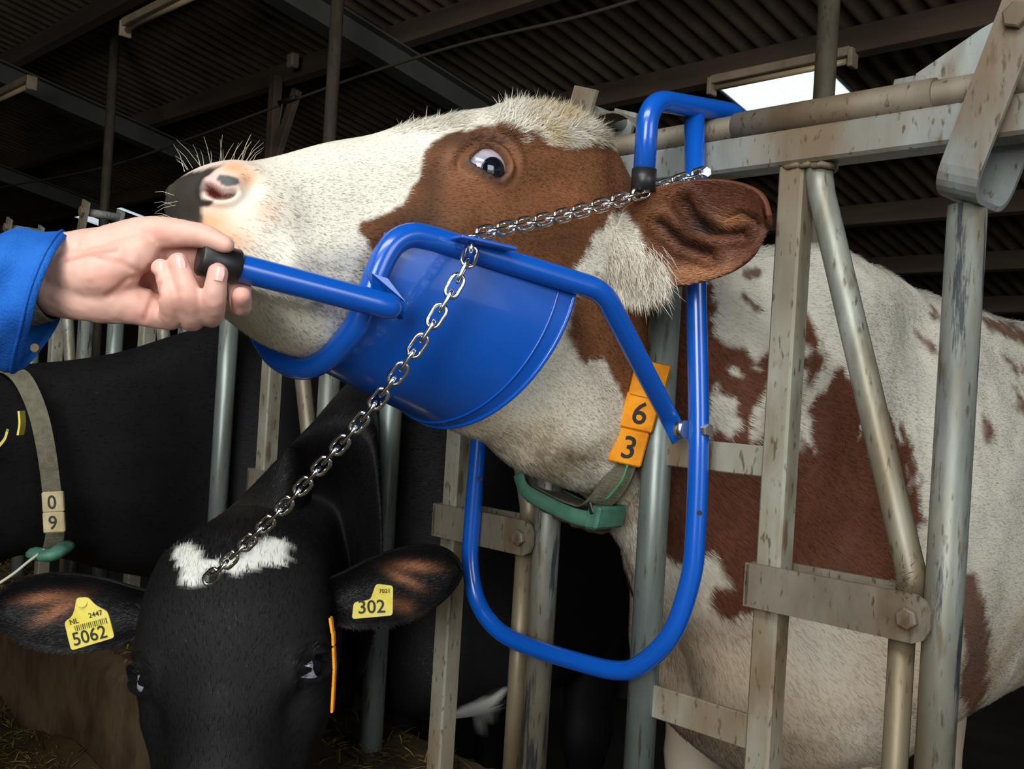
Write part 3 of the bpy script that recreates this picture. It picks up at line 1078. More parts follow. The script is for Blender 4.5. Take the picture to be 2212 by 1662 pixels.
def shell(Gf, t):
    """front grid + offset back grid closed along the edges -> verts, quads"""
    nu, nv = Gf.shape[:2]
    du = np.gradient(Gf, axis=0); dv = np.gradient(Gf, axis=1)
    n = unit(np.cross(du, dv))
    sgn = 1. if np.einsum('ijk,ijk->ij', n, CAMP - Gf).mean() > 0 else -1.
    B = Gf - n * t * sgn
    V = np.vstack([Gf.reshape(-1, 3), B.reshape(-1, 3)])
    i = np.arange(nu - 1)[:, None]; j = np.arange(nv - 1)[None, :]
    a = (i * nv + j).ravel()
    q = [np.stack([a, a + 1, a + nv + 1, a + nv], 1)]
    o = nu * nv
    q.append(np.stack([a + o, a + nv + o, a + nv + 1 + o, a + 1 + o], 1))
    def edge(idx):
        idx = np.asarray(idx)
        return np.stack([idx[:-1], idx[1:], idx[1:] + o, idx[:-1] + o], 1)
    q.append(edge(np.arange(nv)[::-1]))
    q.append(edge((nu - 1) * nv + np.arange(nv)))
    q.append(edge(np.arange(nu) * nv))
    q.append(edge((np.arange(nu) * nv + nv - 1)[::-1]))
    return V, np.vstack(q), n


EAR_PX = [((1345, 455), (1275, 572)), ((1385, 425), (1325, 612)), ((1440, 400), (1400, 622)), ((1520, 389), (1490, 612)), ((1590, 396), (1570, 588)), ((1638, 420), (1625, 548)), ((1656, 468), (1652, 492))]
ear_y = [-.115, -.115, -.11, -.10, -.09, -.085, -.08]
EARN = ear_grid(None, None, [(PY(*a, y), PY(*b, y + .012)) for (a, b), y in zip(EAR_PX, ear_y)], None, ey, .012, 72, 48)
_ex, _ey = proj(EARN.reshape(-1, 3))
EAR_FOLDS = ([(1478, 430), (1500, 470), (1536, 498), (1600, 500), (1600, 502), (1534, 501), (1497, 473), (1475, 431)], [(1420, 478), (1468, 520), (1530, 545), (1530, 548), (1466, 523), (1418, 480)], [(1560, 470), (1590, 455), (1625, 470), (1625, 472), (1590, 458), (1560, 472)])
_d = sum(.0055 * np.exp(-(poly_sd(f_, _ex, _ey) / 8) ** 2) for f_ in EAR_FOLDS) - sum(.004 * np.exp(-((poly_sd(f_, _ex, _ey) - 20) / 10) ** 2) for f_ in EAR_FOLDS[:2])
EARN = EARN + (ey * _d[:, None]).reshape(EARN.shape)
V_, _q, _n = shell(EARN, .007)

# --- coat of the brown and white cow, as patches measured on its near side
WHITE = lin(226, 220, 204); BROWN = lin(120, 77, 48); DBROWN = lin(96, 56, 38)
FACE = [(915, 328), (935, 306), (962, 290), (1000, 279), (1040, 272), (1080, 272), (1105, 284), (1122, 296), (1134, 312), (1140, 292), (1150, 284), (1172, 303), (1200, 314), (1225, 322), (1250, 318), (1285, 306), (1320, 318),
        (1345, 330), (1400, 330), (1420, 420), (1420, 600), (1400, 680), (1390, 660), (1330, 625), (1290, 600), (1262, 560), (1240, 575), (1242, 640), (1150, 660), (1000, 640), (880, 610), (812, 560), (786, 520), (770, 500), (776, 474), (812, 470), (838, 462), (868, 438), (886, 414), (900, 392), (908, 360)]
EARW = [(1318, 470), (1338, 452), (1352, 470), (1372, 500), (1385, 545), (1405, 560), (1432, 592), (1425, 615), (1404, 640), (1370, 640), (1330, 618), (1285, 598), (1255, 590), (1262, 560), (1280, 525)]
NECKB = [(1240, 640), (1232, 690), (1226, 712), (1248, 760), (1262, 795), (1280, 765), (1300, 770), (1322, 812), (1345, 850), (1362, 905), (1372, 960), (1376, 1000), (1400, 1100), (1398, 1160), (1420, 1190), (1445, 1205), (1490, 1230), (1500, 1215), (1530, 1202), (1560, 1225), (1580, 1270), (1545, 1280),
         (1540, 1310), (1580, 1345), (1640, 1330), (1700, 1310), (1790, 1320), (1850, 1370), (1870, 1320), (1925, 1262), (1985, 1250), (1992, 1120), (1985, 1010), (1962, 955), (1930, 905), (1888, 858), (1858, 800), (1846, 790), (1838, 812),
         (1815, 795), (1780, 780), (1752, 690), (1732, 676), (1700, 700), (1660, 742), (1640, 770), (1590, 745), (1545, 728), (1530, 690), (1552, 672), (1548, 612), (1480, 600), (1400, 640), (1340, 620)]
SPOTS_B = [[(2062, 1232), (2100, 1240), (2128, 1300), (2140, 1400), (2130, 1500), (2095, 1560), (2075, 1500), (2085, 1400), (2066, 1320)],
           [(2122, 900), (2150, 930), (2152, 970), (2132, 945)], [(2150, 750), (2212, 800), (2212, 812), (2178, 790)], [(2185, 830), (2215, 870), (2215, 905), (2196, 880)],
           [(1972, 710), (2018, 745), (2018, 765), (1990, 742)], [(2110, 682), (2180, 700), (2240, 740), (2240, 760), (2190, 735), (2140, 715)],
           [(1590, 635), (1618, 640), (1640, 668), (1628, 672)], [(1600, 575), (1650, 585), (1640, 600), (1610, 600)], [(2010, 660), (2032, 690), (2015, 684)]]
SPOTS_W = [[(1545, 850), (1590, 862), (1600, 920), (1580, 950), (1550, 930), (1530, 870)], [(1728, 880), (1752, 905), (1745, 935), (1760, 975), (1735, 950), (1722, 915)], [(1735, 745), (1752, 752), (1748, 778), (1732, 770)],
           [(1560, 790), (1585, 795), (1600, 812), (1570, 806)], [(1620, 760), (1640, 800), (1625, 790)], [(1895, 880), (1905, 895), (1898, 905)], [(1960, 1010), (1975, 1040), (1965, 1060)]]
MUZZLE_K = [(340, 330), (395, 352), (418, 373), (421, 385), (408, 402), (412, 416), (421, 426), (436, 430), (460, 432), (462, 438), (451, 450), (437, 449), (427, 451), (416, 464), (413, 500), (410, 560), (330, 560)]
GREYP = [(470, 376), (495, 378), (517, 385), (521, 396), (512, 401), (490, 403), (478, 398), (468, 388)]


EARB = [(1330, 445), (1380, 415), (1440, 390), (1520, 378), (1600, 380), (1660, 395), (1700, 470), (1680, 545), (1605, 605), (1500, 625), (1400, 640), (1320, 620), (1270, 580)]


def red_coat(P, hair=False):
    P = np.array(P, float)
    P[:, 0] = -.935 + np.abs(P[:, 0] + .935)
    px, py = proj(P)
    n1 = vnoise(P, 60) + .5 * vnoise(P, 150)
    n2 = vnoise(P * [1, 1, .55], 26)
    C = np.repeat(WHITE[None], len(P), 0) * (1 + .05 * vnoise(P, 35)[:, None])
    cream = lin(214, 190, 146)
    w = np.clip(.30 + .45 * vnoise(P, 18), 0, .75) * smooth(560, 1000, py) * smooth(1500, 1350, px)
    C = C * (1 - w[:, None]) + cream * w[:, None]
    # dirt on the throat and knees
    for (cx, cy, rx, ry, am) in ((1235, 985, 70, 40, .75), (1180, 985, 40, 30, .5), (1275, 1040, 30, 30, .5), (1160, 940, 60, 30, .35), (985, 270, 40, 18, .35), (1200, 250, 70, 30, .30)):
        w = am * np.exp(-(((px - cx) / rx) ** 2 + ((py - cy) / ry) ** 2)) * (.7 + .5 * vnoise(P, 70))
        w = np.clip(w, 0, .8)[:, None]
        C = C * (1 - w) + lin(142, 122, 90) * w
    # poll tuft, creamy
    w = (.75 * smooth(1100, 1180, px) * smooth(330, 300, py) * smooth(1400, 1340, px) * np.clip(.6 + vnoise(P, 40), 0, 1))[:, None]
    C = C * (1 - w) + lin(196, 170, 122) * w
    # belly and brisket go creamy pink, partly dirt, partly light falloff painted in
    w = (.7 * np.clip(.75 + .6 * vnoise(P, 8), 0, 1) * smooth(1180, 1420, py) * smooth(1300, 1400, px))[:, None]
    C = C * (1 - w) + lin(186, 156, 122) * w
    C = C * (1 - .16 * smooth(1400, 1500, px))[:, None]  # body darker behind the neck: dirt and dimmer light put into the colour
    # brown patches
    sd = poly_sd(FACE, px, py) + 7 * n1
    br = smooth(5, -5, sd)
    sdn = poly_sd(NECKB, px, py) + 10 * n1 + 12 * n2
    bn = smooth(7, -7, sdn)
    # roan flecks inside the shoulder patch
    fl = vnoise(P @ np.array([[1, 0, 0], [0, .8, .45], [0, -.45, .8]]) * [1, 1, .35], 55)
    fleck = smooth(.42, .62, fl + .35 * smooth(1660, 1560, px)) * smooth(1480, 1520, px) * smooth(1010, 930, py)
    bn = bn * (1 - .8 * fleck)
    for s_ in SPOTS_W: bn = bn * (1 - smooth(5, -6, poly_sd(s_, px, py) + 6 * n1))
    for s_ in SPOTS_B: bn = np.maximum(bn, .9 * smooth(7, -5, poly_sd(s_, px, py) + 7 * n1 + 6 * fl))
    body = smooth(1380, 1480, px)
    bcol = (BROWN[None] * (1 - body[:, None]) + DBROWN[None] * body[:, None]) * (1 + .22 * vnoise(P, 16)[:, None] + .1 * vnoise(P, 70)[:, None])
    # darker hair round the eye and down the cheek
    dk = .55 * np.exp(-(((px - 985) / 75) ** 2 + ((py - 300) / 28) ** 2)) + .65 * np.exp(-(((px - 880) / 90) ** 2 + ((py - 490) / 50) ** 2)) + .5 * np.exp(-(((px - 930) / 35) ** 2 + ((py - 400) / 70) ** 2)) + .35 * np.exp(-(((px - 1080) / 60) ** 2 + ((py - 300) / 22) ** 2))
    bcol = bcol * (1 - np.clip(dk * 1.25, 0, .9)[:, None]) + lin(50, 38, 31) * np.clip(dk * 1.25, 0, .9)[:, None]
    eb = smooth(6, -6, poly_sd(EARB, px, py)) * (P[:, 1] < -.04) * (P[:, 0] > -.86)
    b = np.maximum(np.maximum(br, bn), eb)
    ew = smooth(6, -8, poly_sd(EARW, px, py) + 12 * n1)
    b = np.where(px > 1240, b * (1 - ew * (py > 440)), b)
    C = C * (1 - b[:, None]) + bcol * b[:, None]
    # eyelids: bare brown-grey skin
    d = poly_sd(EYE_OPEN, px, py)
    lid = smooth(13, 8, d) * (px > 960) * (px < 1150)
    lc = lin(104, 78, 60) * .9
    C = C * (1 - lid[:, None]) + lc * lid[:, None]
    rim = smooth(4, 1, d) * (px > 960) * (px < 1150)
    C = C * (1 - rim[:, None]) + lin(64, 44, 38) * rim[:, None]
    # muzzle
    head = px < 700
    pk = .85 * np.exp(-(((px - 460) / 55) ** 2 + ((py - 395) / 42) ** 2)) * head
    C = C * (1 - pk[:, None]) + lin(214, 172, 166) * pk[:, None]
    for (cx, cy, rx, ry, am) in ((505, 362, 30, 14, .85), (535, 385, 26, 22, .75), (455, 480, 45, 36, .85), (500, 520, 45, 30, .6), (575, 455, 30, 30, .35)):
        w = (am * np.exp(-(((px - cx) / rx) ** 2 + ((py - cy) / ry) ** 2)) * head)[:, None]
        C = C * (1 - w) + lin(226, 160, 110) * w
    w = (smooth(4, -4, poly_sd(MUZZLE_K, px, py) + 4 * n1) * head)[:, None]
    C = C * (1 - w) + lin(58, 54, 46) * (1 + .3 * vnoise(P, 45)[:, None]) * w
    w = (smooth(-.612, -.622, P[:, 1] + .004 * n1) * smooth(1.203, 1.193, P[:, 2] + .003 * n1) * smooth(.043, .034, P[:, 0] + .93 + .003 * n1) * head)[:, None]
    C = C * (1 - w) + lin(58, 54, 46) * (1 + .3 * vnoise(P, 45)[:, None]) * w
    w = (smooth(3, -3, poly_sd(GREYP, px, py) + 2 * n1) * head)[:, None]
    C = C * (1 - w) + lin(84, 86, 84) * w
    dn = poly_sd(NOSTRIL, px, py)
    w = (smooth(6, -3, dn) * head)[:, None]
    C = C * (1 - w) + lin(96, 30, 26) * w  # dark red flesh, with the shade of the shallow hollow painted in
    # ear: dark streaks on the inside
    er = (px > 1400) & (P[:, 1] < -.045) & (P[:, 0] > -.80)
    st_ = np.clip(vnoise(P @ np.array([[1, 0, 0], [0, 1, 0], [.7, 0, .7]]) * [.45, 1, 1.3], 48), 0, 1)
    w = (np.where(er, np.clip(1.6 * st_, 0, .9) * np.exp(-(((px - 1510) / 75) ** 2 + ((py - 490) / 60) ** 2)), 0))[:, None]
    C = C * (1 - w) + lin(46, 34, 26) * w
    for f_ in EAR_FOLDS:
        w = np.where(er, .85 * np.exp(-(poly_sd(f_, px, py) / 6) ** 2), 0)[:, None]
        C = C * (1 - w) + lin(34, 24, 18) * w
    w = np.where(er, .55 * np.exp(-(((px - 1500) / 100) ** 2 + ((py - 592) / 24) ** 2)) + .5 * np.exp(-(((px - 1570) / 30) ** 2 + ((py - 470) / 18) ** 2)), 0)[:, None]
    C = C * (1 - w) + lin(190, 130, 84) * w  # lighter spots; the lower one is the rolled rim's highlight, painted in
    return np.clip(C, .003, 1)


def strands(name, R, N, D, Ln, W, C, mt, parent, bend=.25, droop=0., seg2=True):
    """short hairs as tapered ribbons, one mesh"""
    n = len(R)
    S = unit(np.cross(N, D))
    p0 = R - N * .0008
    p1 = R + D * (Ln * .5)[:, None] + N * (Ln * bend * .22)[:, None]
    p2 = R + D * Ln[:, None] + N * (Ln * bend * .1)[:, None] - UP * (Ln * droop)[:, None]
    W = W[:, None]
    V = np.stack([p0 + S * W, p0 - S * W, p1 + S * W * .85, p1 - S * W * .85, p2], 1).reshape(-1, 3)
    b = np.arange(n) * 5
    q = np.stack([b, b + 1, b + 3, b + 2], 1)
    t = np.stack([b + 2, b + 3, b + 4], 1)
    me = new_mesh(name, V, q, t)
    set_col(me, np.repeat(C, 5, 0))
    nn = unit(N * .9 + D * .15 + rng.normal(0, .12, N.shape))
    try:
        me.normals_split_custom_set_from_vertices(np.repeat(nn, 5, 0).astype(np.float32))
    except Exception as ex:
        print('normals', ex)
    return tag(link(name, me, mt, parent), kind='stuff')


def sample_grid(G, n, dens, closed=True):
    """area-weighted random points on a vertex grid: position, normal, row tangent"""
    nr, nc = G.shape[:2]
    A = G[:-1]; Bq = G[1:]
    A2 = np.roll(A, -1, 1); B2 = np.roll(Bq, -1, 1)
    if not closed: A, Bq, A2, B2 = A[:, :-1], Bq[:, :-1], A2[:, :-1], B2[:, :-1]
    ar = np.linalg.norm(np.cross(A2 - A, Bq - A), axis=2)
    cen = (A + A2 + Bq + B2) / 4
    nn = unit(np.cross(A2 - A, Bq - A))
    w = (ar * dens(cen.reshape(-1, 3), nn.reshape(-1, 3)).reshape(ar.shape)).ravel()
    idx = rng.choice(len(w), n, p=w / w.sum())
    u, v = rng.random((2, n, 1))
    sh = lambda q: q.reshape(-1, 3)[idx]
    R = sh(A) * (1 - u) * (1 - v) + sh(A2) * u * (1 - v) + sh(Bq) * (1 - u) * v + sh(B2) * u * v
    T = unit(sh(Bq) - sh(A) + 1e-9)
    return R, sh(nn), T


def cow_mesh(name, G, extra, coat, mt, parent, closed_ends=True):
    """hide as one mesh: closed loft grid + extra shells (verts, quads)"""
    nr, nc = G.shape[:2]
    V = [G.reshape(-1, 3)]
    Q = [grid_faces(nr, nc, True)]
    off = nr * nc
    T = []
    for end, flip in ((0, False), (nr - 1, True)):
        V.append(G[end].mean(0)[None])
        j = np.arange(nc)
        a, b = end * nc + j, end * nc + (j + 1) % nc
        T.append(np.stack([a, b, np.full(nc, off)] if not flip else [b, a, np.full(nc, off)], 1))
        off += 1
    for ev, eq in extra:
        V.append(ev); Q.append(eq + off); off += len(ev)
    V = np.vstack(V)
    me = new_mesh(name, V, np.vstack(Q), np.vstack(T))
    set_col(me, coat(V))
    return link(name, me, mt, parent)


def leg(x, y, ztop, zbot, r0, r1, rows=24, nc=24, knee=.5, back=0.):
    """lofted leg with knee and hoof, as verts + quads"""
    t = np.linspace(0, 1, rows)
    rad = r0 + (r1 - r0) * np.minimum(1, t * 1.6) ** .7 + .012 * np.exp(-((t - knee) / .06) ** 2) + .014 * smooth(.88, 1, t)
    ang = np.linspace(0, 2 * math.pi, nc, endpoint=False)
    P = np.array([[[x + .85 * r * math.cos(a), y + back * math.sin(math.pi * q) + 1.1 * r * math.sin(a), ztop + (zbot - ztop) * q] for a in ang] for q, r in zip(t, rad)])
    return P.reshape(-1, 3), grid_faces(rows, nc)


cow = empty('cow', (-.94, .9, -.12), 'brown and white cow with its head lifted in the blue holder', 'cow')
ear_l = shell(EARN, .007)
ear_r = (mir(ear_l[0]), ear_l[1][:, ::-1])
legs = [leg(-.94 + s_ * .15, .56, .72, -.12, .135, .042) for s_ in (-1, 1)] + [leg(-.94 + s_ * .2, 1.95, .8, -.12, .15, .045, back=.06) for s_ in (-1, 1)]
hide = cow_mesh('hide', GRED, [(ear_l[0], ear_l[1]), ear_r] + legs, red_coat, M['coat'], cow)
# tail
MB().tube(catmull([(-.94, 2.3, 1.15), (-.94, 2.38, 1.0), (-.94, 2.37, .6), (-.94, 2.36, .2)], 6), .02, 10).build('tail', M['coat'], cow)
set_col(COL.objects[-1].data, np.repeat(WHITE[None], len(COL.objects[-1].data.vertices), 0))

# eyes
Vh = G0[:NHEAD, :NT // 2 + 1].reshape(-1, 3)
nh, _ = grid_normals(G0)
Nh = nh[:NHEAD, :NT // 2 + 1].reshape(-1, 3)
px, py = proj(Vh)
ok = np.einsum('ij,ij->i', Nh, CAMP - Vh) > 0
kk = np.argmin(np.where(ok, np.hypot(px - 1054, py - 357), 1e9))
EYE_S, EYE_N = Vh[kk], Nh[kk]
ER = .0295
EYE_C = EYE_S + EYE_N * (.004 - ER + .006)


def sphere_cap(c, axis, r, a_max, nr=16, nc=32):
    axis = unit(axis)
    a = unit(np.cross(axis, [.1, .2, .97])); b = np.cross(axis, a)
    rings = []
    for t in np.linspace(.02, a_max, nr):
        rings.append(np.array([c + r * (math.cos(t) * axis + math.sin(t) * (math.cos(s_) * a + math.sin(s_) * b)) for s_ in np.linspace(0, 2 * math.pi, nc, endpoint=False)]))
    return rings


def hit_sphere(px, py, c, r):
    d = unit(ray(px, py)); m = CAMP - c
    b = m @ d; q = m @ m - r * r
    t = -b - math.sqrt(max(0, b * b - q))
    return CAMP + d * t


iris_dir = unit(hit_sphere(1069, 369, EYE_C, ER) - EYE_C)
def build_eye(c, axis, r, parent, ca=.60):
    ev = MB().rings(sphere_cap(c, axis, r, math.pi - .02, 24, 36), caps=True).build('eyeball', M['eye_white'], parent)
    MB().rings(sphere_cap(c, axis, r * 1.012, ca, 14, 36), caps=True).build('iris', M['eye_dark'], ev)
    return ev
build_eye(EYE_C, iris_dir, ER, cow, .56)
build_eye(mir(EYE_C), iris_dir * [-1, 1, 1], ER, cow, .56)

# fur of the brown and white cow
def red_density(P, N):
    px, py = proj(P)
    vis = np.einsum('ij,ij->i', N, CAMP - P) > -.25
    d = np.where(P[:, 1] < .12, 1.0, .42)
    d = d * np.where(vis, 1, .06) * np.where(P[:, 1] > 1.6, .1, 1)
    d = d * smooth(1.1, 2.2, np.hypot((px - 440) / 75, (py - 420) / 75) ** 1.0 + .0)
    d = d * (1 - .97 * smooth(22, 12, poly_sd(EYE_OPEN, px, py)))
    d = d * np.where(P[:, 2] < .25, .3, 1)
    tuft = (px > 1030) & (px < 1340) & (py < 330) & (P[:, 1] < .05)
    return d * np.where(tuft, 2.0, 1) + 1e-6


NF = 150000
R, N, T = sample_grid(GRED, NF, red_density)
N = -N if (np.einsum('ij,ij->i', N, R - np.array([-.94, 0, 0]) * [1, 0, 0] - R * [0, 1, 0] - np.array([0, 0, 1.1])).mean() < 0) else N
px, py = proj(R)
Ln = np.where(R[:, 1] < .05, .0065, .012) * rng.uniform(.6, 1.4, NF)
tuft = smooth(1030, 1110, px) * smooth(330, 290, py) * smooth(1360, 1320, px) * (R[:, 1] < .06) * smooth(-.02, .05, R[:, 2] - 1.27)
Ln = Ln + tuft * rng.uniform(.004, .020, NF)
crest = smooth(820, 870, px) * smooth(1050, 960, px) * smooth(300, 275, py) * (R[:, 1] < 0)
Ln = Ln + crest * rng.uniform(0, .016, NF)
mane = (R[:, 1] > .1) * smooth(.75, .95, N[:, 2])
Ln = Ln + mane * rng.uniform(.0, .018, NF)
throat = smooth(880, 960, py) * smooth(1000, 1060, px) * (R[:, 1] < .3)
Ln = Ln + throat * rng.uniform(0, .008, NF)
rnd = rng.normal(0, 1, (NF, 3))
rnd -= N * (.85 * np.einsum('ij,ij->i', rnd, N))[:, None]
wild = (tuft * .55 + crest * .3)[:, None]
lift = (.07 + .25 * mane + .22 * tuft + .2 * crest)[:, None]
D = unit(T * 1.0 + N * lift + rnd * (.16 + .5 * wild) - UP * .12 - N * np.clip(np.einsum('ij,ij->i', T, N), -1, 1)[:, None] + np.array([0, 0, .35]) * (tuft * (N[:, 2] > .5))[:, None])
C = red_coat(R) * np.clip(rng.normal(1.0, .09, (NF, 1)), .7, 1.3)
strands('hair', R, N, D, Ln, rng.uniform(.00030, .00055, NF), np.clip(C, .002, .95), M['fur'], cow, bend=.12)

# long loose hair: poll, ear fringe, ear surface
Re, Ne, Te = [], [], []
ev, eq, en = shell(EARN, .007)
NE = 22000
u = rng.random(NE) ** .9; v = rng.random(NE)
fi = u * (EARN.shape[0] - 1.001); fj = v * (EARN.shape[1] - 1.001)
i0 = fi.astype(int); j0 = fj.astype(int)
a = (fi - i0)[:, None]; b = (fj - j0)[:, None]
R = (EARN[i0, j0] * (1 - a) * (1 - b) + EARN[i0 + 1, j0] * a * (1 - b) + EARN[i0, j0 + 1] * (1 - a) * b + EARN[i0 + 1, j0 + 1] * a * b)
N = en[i0, j0]
N = np.where((np.einsum('ij,ij->i', N, CAMP - R) > 0)[:, None], N, -N)
T = unit(EARN[np.minimum(i0 + 1, EARN.shape[0] - 1), j0] - EARN[np.maximum(i0 - 1, 0), j0])
C = red_coat(R)
px, py = proj(R)
fringe = smooth(1450, 1380, px) * smooth(520, 600, py)
inner = np.exp(-(((px - 1500) / 70) ** 2 + ((py - 490) / 50) ** 2))
Ln = rng.uniform(.008, .014, NE) + fringe * rng.uniform(.01, .034, NE) + inner * rng.uniform(0, .012, NE)
edge = smooth(.9, 1., np.abs(v * 2 - 1))
rn = rng.normal(0, .18, (NE, 3)); rn -= N * (.8 * np.einsum('ij,ij->i', rn, N))[:, None]
D = unit(T * (1 - .75 * fringe[:, None]) + N * .1 + rn - UP * (.15 + 1.1 * fringe + .4 * inner)[:, None])
strands('ear_hair', R, N, D, Ln, rng.uniform(.0003, .0005, NE), np.clip(C * rng.normal(1, .16, (NE, 1)), .003, .95), M['fur'], cow, bend=.5)

# white tuft where the ear joins the head
NE = 3600
t_ = rng.random(NE)
bx_ = 1275 + 150 * t_ + rng.normal(0, 12, NE); by_ = 540 + 60 * t_ + rng.normal(0, 22, NE)
R = np.array([PY(x_, y_, -.122 + .01 * random.random()) for x_, y_ in zip(bx_, by_)])
N = unit(CAMP - R)
D = unit(RGT * rng.normal(.35, .25, (NE, 1)) - UPV * rng.uniform(.5, 1.1, (NE, 1)) + N * rng.normal(.0, .2, (NE, 1)))
strands('ear_tuft', R, N, D, rng.uniform(.010, .030, NE), rng.uniform(.00016, .0003, NE), np.clip(np.where((rng.random(NE) < .22)[:, None], lin(150, 124, 96), WHITE) * rng.normal(.95, .12, (NE, 1)), 0, .95), M['fur'], cow, bend=.4)
# whiskers above the nose
wk = MB()
for k in range(26):
    x_ = rng.uniform(392, 545); 
    base = PX(x_, np.interp(x_, [390, 410, 470, 545], [372, 362, 350, 349]) + 3, -.93 + rng.uniform(-.03, .035))
    lean = (x_ - 470) / 75
    l_ = rng.uniform(.012, .034)
    d_ = unit(RGT * (lean * .6 + rng.normal(0, .2)) + UPV - FWD * rng.normal(.1, .2))
    wk.tube([base, base + d_ * l_ * .55, base + d_ * l_ + RGT * .003 * lean - UP * .002], [.00026, .0002, .00008], 5, False)
for k in range(7):
    base = PX(rng.uniform(372, 384), rng.uniform(420, 480), -.93 + rng.uniform(-.03, .03))
    d_ = unit(-RGT * 1 + UPV * rng.normal(.2, .3))
    wk.tube([base, base + d_ * .012, base + d_ * .02 - UP * .003], [.00025, .0002, .00008], 5, False)
tag(wk.build('whiskers', mat('pale_whisker', tuple(lin(190, 182, 160)), .4), cow), kind='stuff')

# ------------------------------------------------------------------ printed characters
def text_part(s, c, right, up, size, parent, name='number', m=None, xs=1.0, bold=.0):
    cu = bpy.data.curves.new('t', 'FONT')
    cu.body = s
    cu.align_x = 'CENTER'
    cu.align_y = 'CENTER'
    cu.size = 1.0
    cu.offset = bold
    cu.resolution_u = 3
    cu.extrude = .0
    o = bpy.data.objects.new('t', cu)
    COL.objects.link(o)
    dg = bpy.context.evaluated_depsgraph_get()
    me = bpy.data.meshes.new_from_object(o.evaluated_get(dg))
    bpy.data.objects.remove(o)
    V = np.empty(len(me.vertices) * 3, np.float32)
    me.vertices.foreach_get('co', V)
    V = V.reshape(-1, 3)
    V[:, 0] -= (V[:, 0].max() + V[:, 0].min()) / 2
    V[:, 1] -= (V[:, 1].max() + V[:, 1].min()) / 2
    h = V[:, 1].max() - V[:, 1].min()
    V *= size / h
    r, u = unit(right), unit(up)
    W = np.asarray(c) + V[:, :1] * xs * r + V[:, 1:2] * u
    me.vertices.foreach_set('co', W.astype(np.float32).ravel())
    me.materials.clear()
    me.update()
    return link(name, me, m or M['ink'], parent)


def ribbon(path, wide, thick, width):
    """flat strap along path; wide = per-point width direction"""
    P = np.asarray(path, float)
    T = unit(np.gradient(P, axis=0))
    rings = []
    for p, t, w in zip(P, T, wide):
        w = unit(w - t * (w @ t)); n = np.cross(t, w)
        rings.append(np.array([p + w * width / 2 + n * thick / 2, p - w * width / 2 + n * thick / 2, p - w * width / 2 - n * thick / 2, p + w * width / 2 - n * thick / 2]))
    mb = MB().rings(rings, caps=True)
    mb.sm = [False] * len(mb.sm)
    return mb


def tag_block(parent, c, right, up, out, w, h, t, ch, m, size):
    o = MB().box(np.asarray(c) + unit(out) * t / 2, unit(right) * w / 2, unit(up) * h / 2, unit(out) * t / 2, .0025).build('number_block', m, parent)
    if ch: text_part(ch, np.asarray(c) + unit(out) * (t + .0006), right, up, size, o, 'number', bold=.012)
    return o


# collar of the brown and white cow
YC = .012
colr = empty('collar', PY(1230, 1090, YC), 'woven collar with orange number blocks 6 and 3 and a green plastic weight', 'collar')
near_c = [PY(1420, 700, YC), PY(1402, 790, YC), PY(1386, 870, YC - .008), PY(1366, 940, YC - .016), PY(1342, 1010, YC - .024), PY(1322, 1052, YC - .026), PY(1292, 1088, YC - .02)]
bot_c = [PY(1265, 1092, YC), PY(1200, 1066, YC), PY(1150, 1020, YC)]
far_c = [(-1.04, YC, .99), (-1.045, YC, 1.1), (-1.04, YC, 1.25), (-1.0, YC + .005, 1.37), (-.94, YC + .01, 1.41), (-.875, YC + .005, 1.37), (-.835, YC, 1.25)]
cpath = catmull(np.vstack([near_c, bot_c, far_c]), 6, True)
wdir = [ey] * len(cpath)
tilt = unit(np.array([.45, .9, .1]))
strap_w = [unit(ey * .75 + ex * .65) if p[2] < 1.05 and p[0] > -.93 else ey for p in cpath]
ribbon(np.vstack([cpath, cpath[:1]]), strap_w + strap_w[:1], .003, .038).build('strap', M['strap'], colr)
o_cam = lambda p: unit(CAMP - p)
for (px_, py_, ch) in ((1357, 962, '3'), (1381, 888, '6'), (1402, 820, '')):
    c = PY(px_, py_, YC - .026)
    upd = unit(PY(px_ + 19, py_ - 72, YC - .026) - c)
    out = unit(np.array([.72, -.62, 0]) - upd * (np.array([.72, -.62, 0]) @ upd))
    rt = np.cross(upd, out)
    tag_block(colr, c + rt * -.001, rt, upd, out, .047, .050, .014, ch, M['orange'], .032)
g1 = [p for p in catmull([PY(1356, 1004, YC - .034), PY(1342, 1040, YC - .036), PY(1308, 1082, YC - .034)], 6)]
MB().tube(g1, .0016, 6).build('green_stripe', M['strap_green'], colr)
gp = catmull([PY(1146, 1024, YC - .004), PY(1160, 1058, YC - .004), PY(1205, 1086, YC - .004), PY(1262, 1112, YC - .004), PY(1303, 1122, YC - .004)], 6)
rings = []
for p, t in zip(gp, unit(np.gradient(gp, axis=0))):
    n = np.cross(t, ey); n = n if n[2] < 0 else -n
    s_ = .030
    rings.append(np.array([p + ey * s_ - n * .012, p + ey * s_ + n * .008, p + ey * s_ * .8 + n * .013, p - ey * s_ * .8 + n * .013, p - ey * s_ + n * .008, p - ey * s_ - n * .012, p - ey * (s_ - .004) - n * .012, p - ey * (s_ - .004) + n * .006, p + ey * (s_ - .004) + n * .006, p + ey * (s_ - .004) - n * .012]))
MB().rings(rings, caps=True).build('weight_shell', M['green'], colr)
c = gp[-1]
MB().box(c + UP * .004 + ex * .004, ex * .012, ey * .032, unit([.2, 0, 1]) * .017, .004).build('weight_buckle', M['green'], colr)
MB().box(PY(1276, 1098, YC - .036), unit([1, 0, .5]) * .004, ey * .002, unit([-.5, 0, 1]) * .009, .0015).build('buckle_slot', M['rubber'], colr)
mud = MB()
mp = np.array([p - UP * .014 for p in gp])
mud.tube(mp, [.006 + .003 * random.random() for _ in mp], 8, True, [(1, 2.6)] * len(mp)).build('mud_crust', M['conc'], colr)

